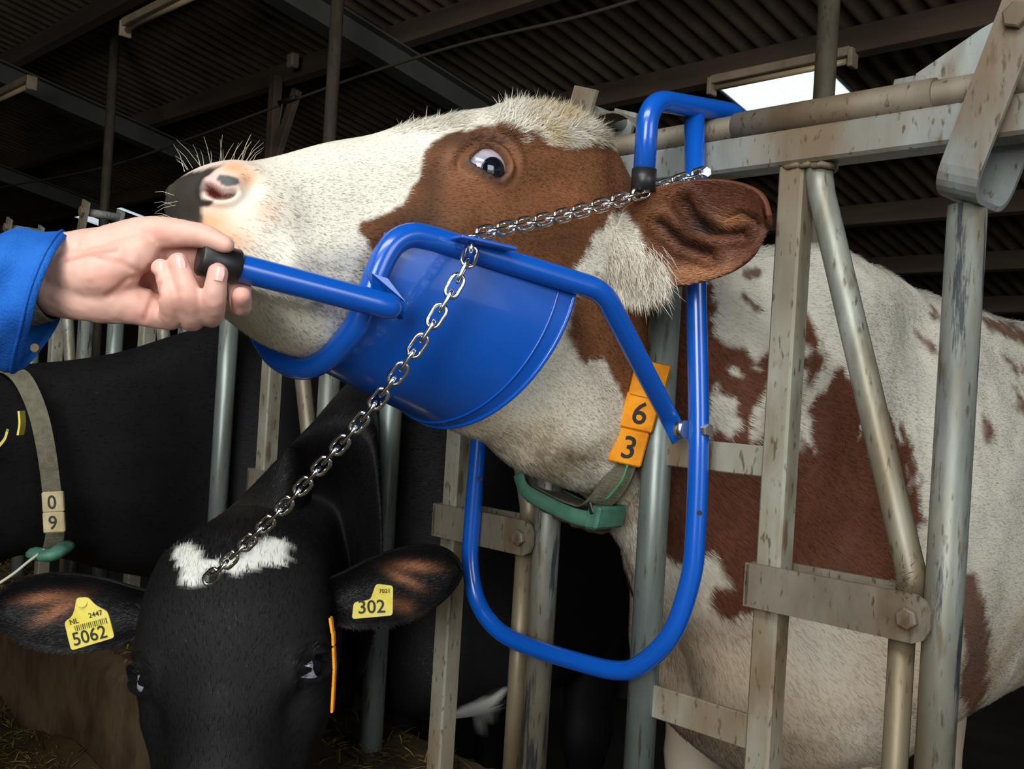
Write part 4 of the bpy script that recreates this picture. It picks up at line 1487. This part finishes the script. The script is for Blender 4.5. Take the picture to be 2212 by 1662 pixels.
# ------------------------------------------------------------------ black cows
BLACK = lin(19, 19, 20)
f_c = unit([0, -math.cos(math.radians(21)), -math.sin(math.radians(21))])
u_c = unit([0, -math.sin(math.radians(21)), math.cos(math.radians(21))])
s_c = np.array([1., 0, 0])
POLL = np.array([XC, -.06, 1.375])


def place_head(pos, f, u, scale=1.0, lat=1.0):
    f = unit(f); u = unit(u - f * (u @ f)); s = np.cross(u, f)
    if np.dot(np.cross(f_c, u_c), s_c) * np.dot(np.cross(f, u), s) < 0: s = -s
    def tr(P):
        q = np.asarray(P) - POLL
        return np.asarray(pos) + scale * ((q @ f_c)[..., None] * f + (q @ u_c)[..., None] * u + lat * (q @ s_c)[..., None] * s)
    return tr, f, u, s


def black_cow(pos, f, u, scale, neck, perb, lat=1.0):
    tr, f, u, s = place_head(pos, f, u, scale, lat)
    Hd = tr(GRED[:NHEAD - 34:2, ::2])
    # throat is drawn in on the lowered heads
    stn = [((t), (b), sd, w) for t, b, sd, w in neck]
    last = Hd[-1]
    K = []
    for T, B, sd, w in stn:
        T, B, sd = [np.asarray(q, float) for q in (T, B, sd)]
        c, h = (T + B) / 2, (T - B) / 2
        ws = np.r_[0, w, 0]
        K.append(catmull(np.array([c + h * VS[k] + sd * ws[k] for k in range(7)] + [c + h * VS[k] - sd * ws[k] for k in range(5, 0, -1)]), (NT // 2) // 12, True))
    K = np.array(K)
    allr = np.concatenate([Hd[-12][None], last[None], K])
    R_ = catmull(allr.reshape(len(allr), -1), [1] + perb).reshape(-1, NT // 2, 3)
    return np.concatenate([Hd, R_[2:]]), tr, (f, u, s)


def black_ear(base, tip, wide, depth, w, cup):
    base, tip, wide = [np.asarray(q, float) for q in (base, tip, wide)]
    prof = [(0, .52), (.15, .66), (.35, .9), (.6, 1.0), (.8, .84), (.93, .5), (1, .12)]
    ax = tip - base
    return ear_grid(None, None, [(base + ax * t + wide * w * q, base + ax * t - wide * w * q) for t, q in prof], None, depth, cup)


def pink_inside(C, P, spots):
    px, py = proj(P)
    for cx, cy, rx, ry, a, am in spots:
        dx, dy = px - cx, py - cy
        x_ = dx * math.cos(a) + dy * math.sin(a); y_ = -dx * math.sin(a) + dy * math.cos(a)
        w = (am * np.exp(-((x_ / rx) ** 2 + (y_ / ry) ** 2)))[:, None]
        C = C * (1 - w) + lin(178, 120, 88) * w
    return C


# --- the black cow with the white forehead mark, eating with lowered head
TOC = -FWD
tilt_r = .115
img_d = unit(-UPV * math.cos(tilt_r) + RGT * math.sin(tilt_r))
f1 = unit(img_d * .81 + TOC * .585)
u1 = unit(TOC * .81 - img_d * .585 + RGT * .10)
pos1 = PD(516, 1096, 1.60)
sX = np.array([1., 0, 0])
neck1 = [(PD(600, 1062, 1.80), PD(660, 1500, 1.75), unit(RGT * .8 + FWD * .3), [.09, .11, .11, .09, .06]),
         (PY(722, 905, -.12), PY(722, 905, -.12) + np.array([.02, .02, -.45]), unit([.95, .25, 0]), [.075, .095, .10, .09, .06]),
         (np.array([-1.54, .05, 1.02]), np.array([-1.53, .03, .48]), sX, [.055, .08, .085, .08, .055]),
         (np.array([-1.54, .25, 1.10]), np.array([-1.52, .12, .36]), sX, [.07, .13, .16, .18, .15]),
         (np.array([-1.56, .55, 1.22]), np.array([-1.56, .40, .32]), sX, [.09, .17, .22, .25, .20]),
         (np.array([-1.62, .95, 1.24]), np.array([-1.62, .85, .38]), sX, [.11, .19, .23, .24, .19]),
         (np.array([-1.76, 1.55, 1.23]), np.array([-1.76, 1.55, .40]), sX, [.13, .21, .245, .25, .2]),
         (np.array([-1.82, 2.1, 1.22]), np.array([-1.82, 2.1, .58]), sX, [.15, .22, .24, .23, .15]),
         (np.array([-1.84, 2.32, 1.0]), np.array([-1.84, 2.31, .88]), sX, [.04, .06, .07, .06, .04])]
GB1, tr1, fr1 = black_cow(pos1, f1, u1, .93, neck1, [14, 14, 12, 14, 14, 12, 12, 8, 6], 1.44)
STAR = [(372, 1200), (382, 1180), (412, 1178), (430, 1196), (446, 1215), (480, 1210), (520, 1200), (548, 1188), (560, 1168), (600, 1166), (628, 1178), (622, 1202), (600, 1226), (575, 1216), (545, 1228), (505, 1250), (492, 1232), (470, 1222), (440, 1240), (424, 1262), (408, 1272), (396, 1246)]
WPATCH = [(955, 1560), (1000, 1528), (1092, 1490), (1066, 1545), (1012, 1600), (955, 1625)]
EAR1R = black_ear(PD(690, 1300, 1.585), PD(992, 1242, 1.50), unit(UPV * .96 + RGT * .22), FWD, .060, .030)
EAR1L = black_ear(PD(345, 1326, 1.585), PD(-12, 1322, 1.50), unit(UPV * .98 - RGT * .1), FWD, .058, .030)


def black1_coat(P):
    P = np.asarray(P, float)
    px, py = proj(P)
    C = np.repeat(BLACK[None], len(P), 0) * (1 + .25 * vnoise(P, 30)[:, None])
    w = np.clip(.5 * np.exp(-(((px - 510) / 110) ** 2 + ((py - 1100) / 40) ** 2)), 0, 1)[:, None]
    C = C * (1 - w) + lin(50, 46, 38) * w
    near = P[:, 1] < -.03
    n1 = vnoise(P, 60) + .5 * vnoise(P, 160)
    w = (smooth(6, -6, poly_sd(STAR, px, py) + 9 * n1) * near)[:, None]
    C = C * (1 - w) + lin(226, 226, 216) * w
    w = (smooth(4, -4, poly_sd(WPATCH, px, py) + 5 * n1) * (P[:, 1] > -.03))[:, None]
    C = C * (1 - w) + lin(226, 224, 216) * w
    earz = near & ((px > 760) | (px < 270)) & (py < 1420)
    Ce = pink_inside(C, P, [(895, 1225, 40, 11, .08, .9), (870, 1252, 36, 10, .45, .75), (860, 1308, 26, 14, .2, .6), (100, 1293, 45, 11, -.12, .9), (130, 1318, 50, 13, -.5, .8)])
    return np.where(earz[:, None], Ce, C)


cow1 = empty('black_cow', (-1.54, .9, -.12), 'black cow with a white forehead mark, head down, yellow tags in both ears', 'cow')
e1, e2 = shell(EAR1R, .006), shell(EAR1L[:, ::-1], .006)
legs1 = [leg(-1.57 + s_ * .15, .62, .6, -.12, .10, .04) for s_ in (-1, 1)] + [leg(-1.81 + s_ * .15, 1.95, .8, -.12, .15, .045, back=.06) for s_ in (-1, 1)]
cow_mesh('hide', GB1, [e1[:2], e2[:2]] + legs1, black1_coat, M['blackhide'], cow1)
for s_ in (1, -1):
    cc = EYE_C if s_ > 0 else mir(EYE_C)
    c_ = tr1(cc)
    ax0 = unit(tr1(EYE_S if s_ > 0 else mir(EYE_S)) - c_)
    build_eye(c_ + ax0 * .007, unit(ax0 * .8 + UPV * .22 + RGT * .75 * s_), ER * .95, cow1, .66)


def black_fur(name, Gx, n, coat, parent, ln=.011, poll=None):
    dens = lambda P, N: np.where(np.abs(np.einsum('ij,ij->i', N, unit(CAMP - P))) > -.2, 1, .1) * np.where(P[:, 1] < .15, 1, .12) + 1e-6
    R, N, T = sample_grid(Gx, n, dens)
    cen = Gx.mean(1)
    k = np.argmin(((R[:, None, :] - cen[None, ::8, :]) ** 2).sum(2), 1) if len(R) * len(cen[::8]) < 4e6 else np.zeros(len(R), int)
    N = np.where((np.einsum('ij,ij->i', N, R - cen[::8][k]) < 0)[:, None], -N, N)
    rn = rng.normal(0, .2, (n, 3)); rn -= N * (.9 * np.einsum('ij,ij->i', rn, N))[:, None]
    D = unit(T - N * np.einsum('ij,ij->i', T, N)[:, None] + N * .07 + rn)
    C = coat(R) * np.clip(rng.normal(1.0, .14, (n, 1)), .6, 1.5)
    L_ = rng.uniform(.6, 1.4, n) * ln
    if poll is not None:
        w = np.exp(-(np.linalg.norm(R - poll, axis=1) / .075) ** 2)
        L_ = L_ + w * rng.uniform(0, .016, n)
        D = unit(D + (N * .5 + rng.normal(0, .45, (n, 3))) * w[:, None])
    return strands(name, R, N, D, L_, rng.uniform(.0003, .0006, n), np.clip(C, .002, .9), M['blackfur'], parent, bend=.1)


black_fur('hair', GB1, 60000, black1_coat, cow1, poll=pos1)
for Eg in (EAR1R, EAR1L):
    n = 7000
    fi = rng.random(n) * (Eg.shape[0] - 1.001); fj = rng.random(n) * (Eg.shape[1] - 1.001)
    fj = np.where(rng.random(n) < .3, np.where(rng.random(n) < .5, .3 * rng.random(n), Eg.shape[1] - 1.001 - .3 * rng.random(n)), fj)
    i0, j0 = fi.astype(int), fj.astype(int)
    a = (fi - i0)[:, None]; b = (fj - j0)[:, None]
    R = Eg[i0, j0] * (1 - a) * (1 - b) + Eg[i0 + 1, j0] * a * (1 - b) + Eg[i0, j0 + 1] * (1 - a) * b + Eg[i0 + 1, j0 + 1] * a * b
    T = unit(Eg[i0 + 1, j0] - Eg[i0, j0])
    Wd = unit(Eg[i0, j0 + 1] - Eg[i0, j0])
    N = unit(np.cross(T, Wd)); N = np.where((np.einsum('ij,ij->i', N, CAMP - R) > 0)[:, None], N, -N)
    sgn = (fj / (Eg.shape[1] - 1) * 2 - 1)[:, None]
    rn = rng.normal(0, .25, (n, 3)); rn -= N * (.8 * np.einsum('ij,ij->i', rn, N))[:, None]
    D = unit(T * .8 + Wd * sgn * .7 + N * .12 + rn)
    strands('ear_hair', R, N, D, rng.uniform(.007, .016, n), rng.uniform(.00025, .0005, n), np.clip(black1_coat(R) * rng.normal(1, .25, (n, 1)), .002, .6), M['blackfur'], cow1, bend=.3)

# --- the black cow at the left edge with the collar marked 0 9
X2 = -2.14
pos2 = np.array([X2 + .02, -.60, 1.0])
f2 = unit([.10, -.86, -.50]); u2 = unit([0.02, -.5, .86])
neck2 = [((X2, -.44, .985), (X2, -.36, .60), sX, [.055, .085, .098, .09, .06]),
         ((X2, -.20, 1.022), (X2, -.16, .55), sX, [.06, .09, .105, .10, .07]),
         ((X2, .02, 1.10), (X2, .02, .50), sX, [.06, .085, .09, .085, .06]),
         ((X2, .22, 1.13), (X2, .16, .44), sX, [.07, .13, .16, .16, .11]),
         ((X2 - .04, .55, 1.20), (X2 - .04, .42, .40), sX, [.09, .17, .22, .23, .16]),
         ((X2 - .12, .95, 1.22), (X2 - .12, .85, .40), sX, [.11, .19, .24, .25, .19]),
         ((X2 - .26, 1.6, 1.21), (X2 - .26, 1.6, .42), sX, [.13, .21, .25, .26, .2]),
         ((X2 - .34, 2.2, 1.15), (X2 - .34, 2.2, .7), sX, [.12, .18, .2, .18, .11])]
GB2, tr2, fr2 = black_cow(pos2, f2, u2, 1.0, neck2, [12, 12, 12, 12, 12, 10, 10, 8])


def black2_coat(P):
    P = np.asarray(P, float)
    px, py = proj(P)
    C = np.repeat(BLACK[None], len(P), 0) * (1 + .25 * vnoise(P, 30)[:, None])
    w = (smooth(8, -8, poly_sd([(150, 1195), (190, 1205), (275, 1240), (160, 1245)], px, py) + 10 * vnoise(P, 25)) * (P[:, 1] > .1))[:, None]
    return C * (1 - w) + lin(190, 160, 140) * w


cow2 = empty('black_cow', (X2, .9, -.12), 'black cow cut off at the left edge, wearing the collar marked 0 9', 'cow')
EAR2 = black_ear(tr2(np.array([-.83, -.10, 1.24])), tr2(np.array([-.66, -.07, 1.20])), u2, -f2, .055, -.02)
legs2 = [leg(X2 - .05 + s_ * .15, .62, .6, -.12, .10, .04) for s_ in (-1, 1)] + [leg(X2 - .31 + s_ * .15, 1.9, .8, -.12, .14, .045, back=.06) for s_ in (-1, 1)]
cow_mesh('hide', GB2, [shell(EAR2, .006)[:2]] + legs2, black2_coat, M['blackhide'], cow2)
black_fur('hair', GB2, 22000, black2_coat, cow2)
col2 = empty('collar', PD(115, 1180, 1.98), 'worn grey strap collar with cream number blocks 0 and 9', 'collar')
ncp = [PD(5, 795, 1.97), PD(45, 815, 1.95), PD(78, 880, 1.93), PD(98, 960, 1.92), PD(112, 1060, 1.93), PD(120, 1140, 1.95), PD(112, 1190, 1.98)]
cpth = catmull(ncp, 6)
wd_ = [unit(ey * .8 + ex * .5)] * len(cpth)
ribbon(cpth, wd_, .003, .034).build('strap', M['strap'], col2)
back = catmull([ncp[0], ncp[0] + np.array([-.05, 0, .005]), (X2 - .1, ncp[3][1], .9), (X2 - .1, ncp[3][1] + .01, .72), ncp[-1] + np.array([-.09, .02, -.01]), ncp[-1]], 6)
ribbon(back, [ey] * len(back), .003, .034).build('strap', M['strap'], col2)
for (px_, py_, ch) in ((118, 1084, '0'), (120, 1128, '9')):
    c = PD(px_, py_, 1.915)
    upd = unit(UPV - RGT * .06); out = unit(TOC + RGT * -.05); rt = np.cross(upd, out)
    tag_block(col2, c, rt, upd, out, .042, .040, .010, ch, M['cream'], .027)
gp = catmull([PD(75, 1196, 1.95), PD(110, 1200, 1.93), PD(144, 1180, 1.97)], 5)
MB().tube(gp, .013, 10, True, [(1, 1.6)] * len(gp)).build('weight', M['green'], col2)
tag(MB().tube(catmull([PD(96, 1188, 1.93), PD(60, 1215, 1.9), (PD(25, 1243, 1.88)), PD(-40, 1285, 1.85)], 6), .0028, 8).build('cord', M['rope']), 'pale cord running from the worn collar out of the picture', 'cord')
# yellow tag of that cow, seen edge-on
et = empty('ear_tag', PD(20, 930, 1.7), 'yellow ear tag seen almost edge-on at the left edge', 'ear tag', 'yellow ear tags')
ribbon(catmull([PD(46, 888, 1.75), PD(48, 915, 1.75), PD(44, 940, 1.75)], 5), [TOC] * 11, .0035, .02).build('tag_back', M['yellow'], et)
ribbon(catmull([PD(16, 930, 1.75), PD(10, 948, 1.75), PD(-4, 966, 1.75)], 5), [unit(TOC + RGT * .5)] * 11, .004, .03).build('tag_front', M['yellow'], et)

# ear tags of the head-down cow
def rounded(poly, r):
    P = np.asarray(poly, float); n = len(P); out = []
    for k in range(n):
        a, b, c = P[k - 1], P[k], P[(k + 1) % n]
        u, v = unit(a - b), unit(c - b)
        rr = min(r, .45 * np.linalg.norm(a - b), .45 * np.linalg.norm(c - b))
        for s_ in np.linspace(0, 1, 5): out.append((1 - s_) ** 2 * (b + u * rr) + 2 * s_ * (1 - s_) * b + s_ * s_ * (b + v * rr))
    return np.array(out)


def ear_tag(poly, dep, label, texts):
    P2 = rounded(poly, 7)
    P3 = np.array([PD(a, b, dep) for a, b in P2])
    e = empty('ear_tag', P3.mean(0), label, 'ear tag', 'yellow ear tags')
    pl_ = MB().prism(P3, FWD * .002).build('tag_plate', M['yellow'], e)
    for (s_, cx, cy, hpx, ang, xs) in texts:
        r_ = RGT * math.cos(ang) + UPV * math.sin(ang); u_ = UPV * math.cos(ang) - RGT * math.sin(ang)
        text_part(s_, PD(cx, cy, dep - .0012), r_, u_, hpx * dep / FPX, pl_, 'print', xs=xs, bold=.008)
    return e, pl_


dep_l = 1.47
et1, pl1 = ear_tag([(165, 1292), (190, 1291), (206, 1308), (232, 1322), (240, 1350), (247, 1378), (154, 1406), (147, 1380), (139, 1344), (155, 1333), (161, 1318)], dep_l,
                   "yellow ear tag reading 5062 below the black cow's left-hand ear", [('5062', 193, 1373, 29, .26, .95), ('NL', 160, 1343, 11, .26, 1), ('2447', 206, 1327, 11, .26, 1)])
for k in range(17):
    ang = .26
    c = np.array([196 + (k - 8) * 4.2, 1350 - (k - 8) * 1.1])
    w_ = (.0005, .0011, .0007)[k % 3]
    r_ = RGT * math.cos(ang) + UPV * math.sin(ang); u_ = UPV * math.cos(ang) - RGT * math.sin(ang)
    MB().box(PD(c[0], c[1], dep_l - .0012), r_ * w_ / 2, u_ * .0042, TOC * .0002).build('print_bar', M['ink'], pl1)
MB().tube([PD(177, 1302, dep_l), PD(177, 1302, dep_l - .004)], .007, 14).build('stud', M['yellow'], et1)
et2, pl2 = ear_tag([(812, 1262), (849, 1266), (848, 1330), (760, 1338), (764, 1302), (800, 1296)], 1.485, "yellow ear tag reading 302 in the black cow's right-hand ear", [('302', 803, 1311, 29, .04, 1.0), ('7021', 830, 1277, 9, .04, 1)])
# orange twine of tags by the cheek
oc = empty('tag_strip', PD(718, 1440, 1.24), "narrow orange plastic strip hanging along the black cow's cheek", 'strip')
seg = [(714, 1334, 719, 1368), (720, 1366, 721, 1394), (721, 1398, 723, 1445), (723, 1445, 721, 1480), (721, 1480, 718, 1538)]
for a, b, c, d in seg:
    p0, p1 = PD(a, b, 1.38), PD(c, d, 1.38)
    MB().box((p0 + p1) / 2, (p1 - p0) / 2, RGT * .0019, TOC * .007, .0008).build('strip_piece', M['orange'], oc)

# ------------------------------------------------------------------ person: left hand on the lever, blue sleeve
HD = .905
def hp(px, py, dd=0.): return PD(px, py, HD + dd)
person = empty('person', PD(-120, 640, .95), 'person reaching in from the left, bare hand on the lever, blue work sleeve', 'person')


def capsules(chain, rad, n=14, seg=20, fl=None):
    """smooth tapered limb with round ends"""
    P = catmull(np.array(chain), n)
    t = np.linspace(0, 1, len(P)); r = np.interp(t, np.linspace(0, 1, len(rad)), rad)
    T0, T1 = unit(P[1] - P[0]), unit(P[-1] - P[-2])
    pre = [(P[0] - T0 * r[0] * c, r[0] * math.sqrt(1 - c * c)) for c in (.98, .85, .6, .3)]
    post = [(P[-1] + T1 * r[-1] * c, r[-1] * math.sqrt(1 - c * c)) for c in (.3, .6, .85, .98)]
    PP = np.array([q for q, _ in pre] + list(P) + [q for q, _ in post])
    RR = np.array([q for _, q in pre] + list(r) + [q for _, q in post])
    return PP, RR


hand = MB()
def limb(chain, rad, fl=None):
    P, R = capsules(chain, rad)
    hand.tube(P, R, 20, True, None if fl is None else [fl] * len(P))


g = lambda px, dd=0: 0
# forearm and wrist
limb([hp(-330, 660, .02), hp(-120, 622, .012), hp(40, 592, .006), hp(140, 585, .004)], [.040, .037, .031, .030])
limb([hp(110, 560, .0), hp(210, 550, .004)], [.022, .025])
# back of hand / palm bridging wrist and knuckles on the far side
for (a, b) in (((140, 560), (470, 545)), ((140, 575), (430, 560)), ((140, 600), (390, 580)), ((140, 620), (345, 600))):
    limb([hp(a[0], a[1], .008), hp((a[0] + b[0]) / 2, (a[1] + b[1]) / 2, .022), hp(b[0], b[1], .030)], [.024, .021, .0135])
# heel of the hand, thumb muscle
limb([hp(130, 630, .0), hp(220, 645, -.004), hp(320, 665, .004)], [.024, .023, .017])
limb([hp(140, 590, -.006), hp(225, 590, -.016), hp(300, 545, -.008)], [.022, .025, .018])
limb([hp(160, 625, -.004), hp(250, 650, -.006), hp(350, 680, .006)], [.02, .019, .014])
# thumb along the top of the grip
limb([hp(215, 545, -.002), hp(318, 506, .000), hp(408, 505, -.004), hp(450, 514, -.006), hp(488, 529, -.008)], [.022, .0165, .0118, .0108, .0080])
# four fingers wrapped under the grip, tips coming up on the near side
limb([hp(480, 545, .030), hp(515, 610, .034), hp(520, 662, .014), hp(522, 640, -.012)], [.012, .0105, .010, .0088])
limb([hp(432, 560, .032), hp(452, 640, .034), hp(456, 682, .010), hp(462, 650, -.020), hp(470, 590, -.026)], [.0125, .011, .0115, .0108, .0092])
limb([hp(390, 575, .030), hp(402, 650, .032), hp(414, 690, .006), hp(410, 642, -.022), hp(384, 566, -.022)], [.0125, .011, .0115, .0108, .0088])
limb([hp(345, 595, .026), hp(352, 655, .026), hp(366, 690, .002), hp(366, 645, -.022), hp(346, 578, -.020)], [.0115, .010, .0105, .0098, .0080])
o = hand.build('hand', M['skin_h'], person)
rm = o.modifiers.new('remesh', 'REMESH'); rm.mode = 'VOXEL'; rm.voxel_size = .0022; rm.use_smooth_shade = True
sm = o.modifiers.new('smooth', 'SMOOTH'); sm.factor = .5; sm.iterations = 4
dg = bpy.context.evaluated_depsgraph_get()
me = bpy.data.meshes.new_from_object(o.evaluated_get(dg))
o.modifiers.clear()
o.data = me
me.materials.clear(); me.materials.append(M['skin_h'])
V = np.empty(len(me.vertices) * 3, np.float32); me.vertices.foreach_get('co', V); V = V.reshape(-1, 3).astype(float)
# skin creases and colour
px, py = proj(V)
NV = np.empty(len(V) * 3, np.float32); me.vertices.foreach_get('normal', NV); NV = NV.reshape(-1, 3).astype(float)
cr = 0
for pts in ([(200, 545), (260, 565), (330, 600), (340, 640)], [(230, 640), (280, 600), (335, 595)], [(140, 560), (190, 545), (250, 535)], [(312, 690), (330, 640), (345, 610)]):
    pg = pts + [(a + 1, b + 2) for a, b in pts[::-1]]
    cr = cr + np.exp(-(poly_sd(pg, px, py) / 5) ** 2)
V2 = V - NV * (.0016 * np.clip(cr, 0, 1) + .0005 * vnoise(V, 160))[:, None]
me.vertices.foreach_set('co', V2.astype(np.float32).ravel())
C = np.repeat(lin(216, 172, 156)[None], len(V), 0) * (1 + .05 * vnoise(V, 60)[:, None])
for cx, cy, rx, ry, am in ((235, 610, 45, 30, .55), (400, 560, 60, 40, .3), (340, 500, 40, 16, .45), (400, 660, 70, 26, .4), (520, 645, 20, 20, .6), (300, 680, 40, 20, .4), (470, 580, 20, 20, .4)):
    w = (am * np.exp(-(((px - cx) / rx) ** 2 + ((py - cy) / ry) ** 2)))[:, None]
    C = C * (1 - w) + lin(206, 134, 122) * w
w = (.45 * np.clip(cr, 0, 1))[:, None]
C = C * (1 - w) + lin(186, 116, 100) * w
set_col(me, C)
me.update()
# nails
def nail(px, py, dd, ang, s=.0062):
    c = hp(px, py, dd)
    a = unit(UPV * math.cos(ang) + RGT * math.sin(ang)); n = unit(TOC + a * .25); b = np.cross(a, n)
    mb = MB(); rings = []
    for q in np.linspace(-1, 1, 7):
        rings.append(np.array([c + a * s * 1.15 * q + b * s * p_ * (1 - .25 * q * q) - n * .0022 * p_ * p_ - n * .0012 * max(0, q) for p_ in np.linspace(-1, 1, 9)]))
    mb.rings(rings, closed=False)
    return mb.build('fingernail', M['nail'], person)
nail(470, 590, -.0358, .12, .0056)
nail(384, 566, -.0315, -.35, .0056)
nail(346, 578, -.0285, -.3, .005)

# sleeve: loose cuff, open towards the hand
def cuff_ring(pts): return catmull(np.array([hp(*q) for q in pts]), 10, True)
c0 = [(152, 503, .0), (118, 545, -.045), (86, 620, -.058), (66, 700, -.050), (46, 798, -.010), (92, 752, .035), (130, 690, .052), (150, 600, .05), (158, 540, .03)]
rings = []
for k, t in enumerate(np.linspace(0, 1, 26)):
    base = cuff_ring([(a - 480 * t, b + 40 * t * (1 if b > 640 else .4) - (22 * t if b < 560 else 0), d * (1 + .35 * t) + .01 * t) for a, b, d in c0])
    cen = base.mean(0)
    wr = 1 + .075 * np.sin(base @ np.array([40, 25, 60.]) + t * 26)[:, None] * smooth(.02, .2, t) + .03 * math.sin(t * 30)
    rings.append(cen + (base - cen) * wr)
inner = [r.mean(0) + (r - r.mean(0)) * .955 for r in rings[:10]]
mb = MB().rings(inner[::-1] + rings)
mb.build('sleeve', M['jacket'], person)
MB().tube(np.vstack([rings[1], rings[1][:1]]), .0016, 6, False).build('cuff_seam', M['jacket'], person)
c = hp(78, 752, -.030)
MB().tube([c, c + TOC * .003], .0038, 14).build('snap_button', M['galv_dark'], person)
kn = [hp(98 - 100 * t, 604 + 18 * t, .006) for t in np.linspace(0, 1, 14)]
MB().tube(kn, [.0352 + .0014 * (k % 2) + .003 * k / 14 for k in range(14)], 28, False, [(1.06, 1.0)] * 14).build('knit_cuff', M['knit'], person)
# upper arm continuing out of the picture
MB().rings([rings[-1], rings[-1] + np.array([-.05, -.02, .02]), rings[-1] * .97 + np.array([-.10, -.08, .09]) , rings[-1] * .97 + np.array([-.12, -.14, .20]), rings[-1] * .97 + np.array([-.13, -.18, .32])], caps=True).build('sleeve_upper', M['jacket'], person)

# ------------------------------------------------------------------ feed on the alley floor
nx, ny = 110, 44
xs = np.linspace(-6, -.4, nx); ys = np.linspace(-1.5, -.13, ny)
XX, YY = np.meshgrid(xs, ys, indexing='ij')
PP = np.stack([XX.ravel(), YY.ravel(), np.zeros(XX.size)], 1)
prof = smooth(-1.45, -.8, YY.ravel()) * (1 - .35 * smooth(-.5, -.13, YY.ravel()))
PP[:, 2] = -.01 + prof * (.13 + .05 * vnoise(PP, 3) + .03 * vnoise(PP, 9) + .012 * vnoise(PP, 26))
i = np.arange(nx - 1)[:, None]; j = np.arange(ny - 1)[None, :]
a = (i * ny + j).ravel()
me = new_mesh('feed_heap', PP, np.stack([a, a + ny, a + ny + 1, a + 1], 1))
Cf = np.repeat(lin(56, 44, 26)[None], len(PP), 0) * (1 + .4 * vnoise(PP, 14)[:, None])
set_col(me, np.clip(Cf, 0, 1))
tag(link('feed_heap', me, M['straw']), 'brown-green heap of chopped silage on the alley floor', 'feed', kind='stuff')
ns = 26000
sx = rng.uniform(-4.6, -.8, ns); sy = rng.uniform(-1.35, -.14, ns)
onk = rng.random(ns) < .12
sy = np.where(onk, rng.uniform(-.1, .12, ns), sy)
ii = np.clip(((sx + 6) / 5.6 * (nx - 1)).astype(int), 0, nx - 1); jj = np.clip(((sy + 1.5) / 1.37 * (ny - 1)).astype(int), 0, ny - 1)
sz = np.where(onk, .337 + .012 * rng.random(ns), PP.reshape(nx, ny, 3)[ii, jj, 2] + .004)
R = np.stack([sx, sy, sz], 1)
N = np.repeat(ez[None], ns, 0)
D = unit(np.stack([rng.normal(0, 1, ns), rng.normal(0, 1, ns), rng.normal(.1, .25, ns)], 1))
C = np.where((rng.random(ns) < .35)[:, None], lin(150, 130, 70), lin(84, 72, 38)) * rng.uniform(.5, 1.2, (ns, 1))
o = strands('loose_hay', R, N, D, rng.uniform(.015, .05, ns), rng.uniform(.0008, .0018, ns), C, M['straw'], None)
tag(o, 'scattered stalks of hay on the feed and the kerb', 'hay', kind='stuff')

# wisp of hay caught where the lower pivot clamps the brace
ns = 60
R = PY(1952, 1262, -.012) + rng.normal(0, .007, (ns, 3)) * [1, .6, 1.3]
D = unit(rng.normal(0, 1, (ns, 3)) + UP * .5)
o = strands('hay_wisp', R, unit(CAMP - R), D, rng.uniform(.005, .013, ns), rng.uniform(.0003, .0006, ns), lin(74, 62, 42) * rng.uniform(.4, 1.1, (ns, 1)), M['straw'], None)
tag(o, 'small wisp of hay caught at the bolted pivot of the fence', 'hay', kind='stuff')
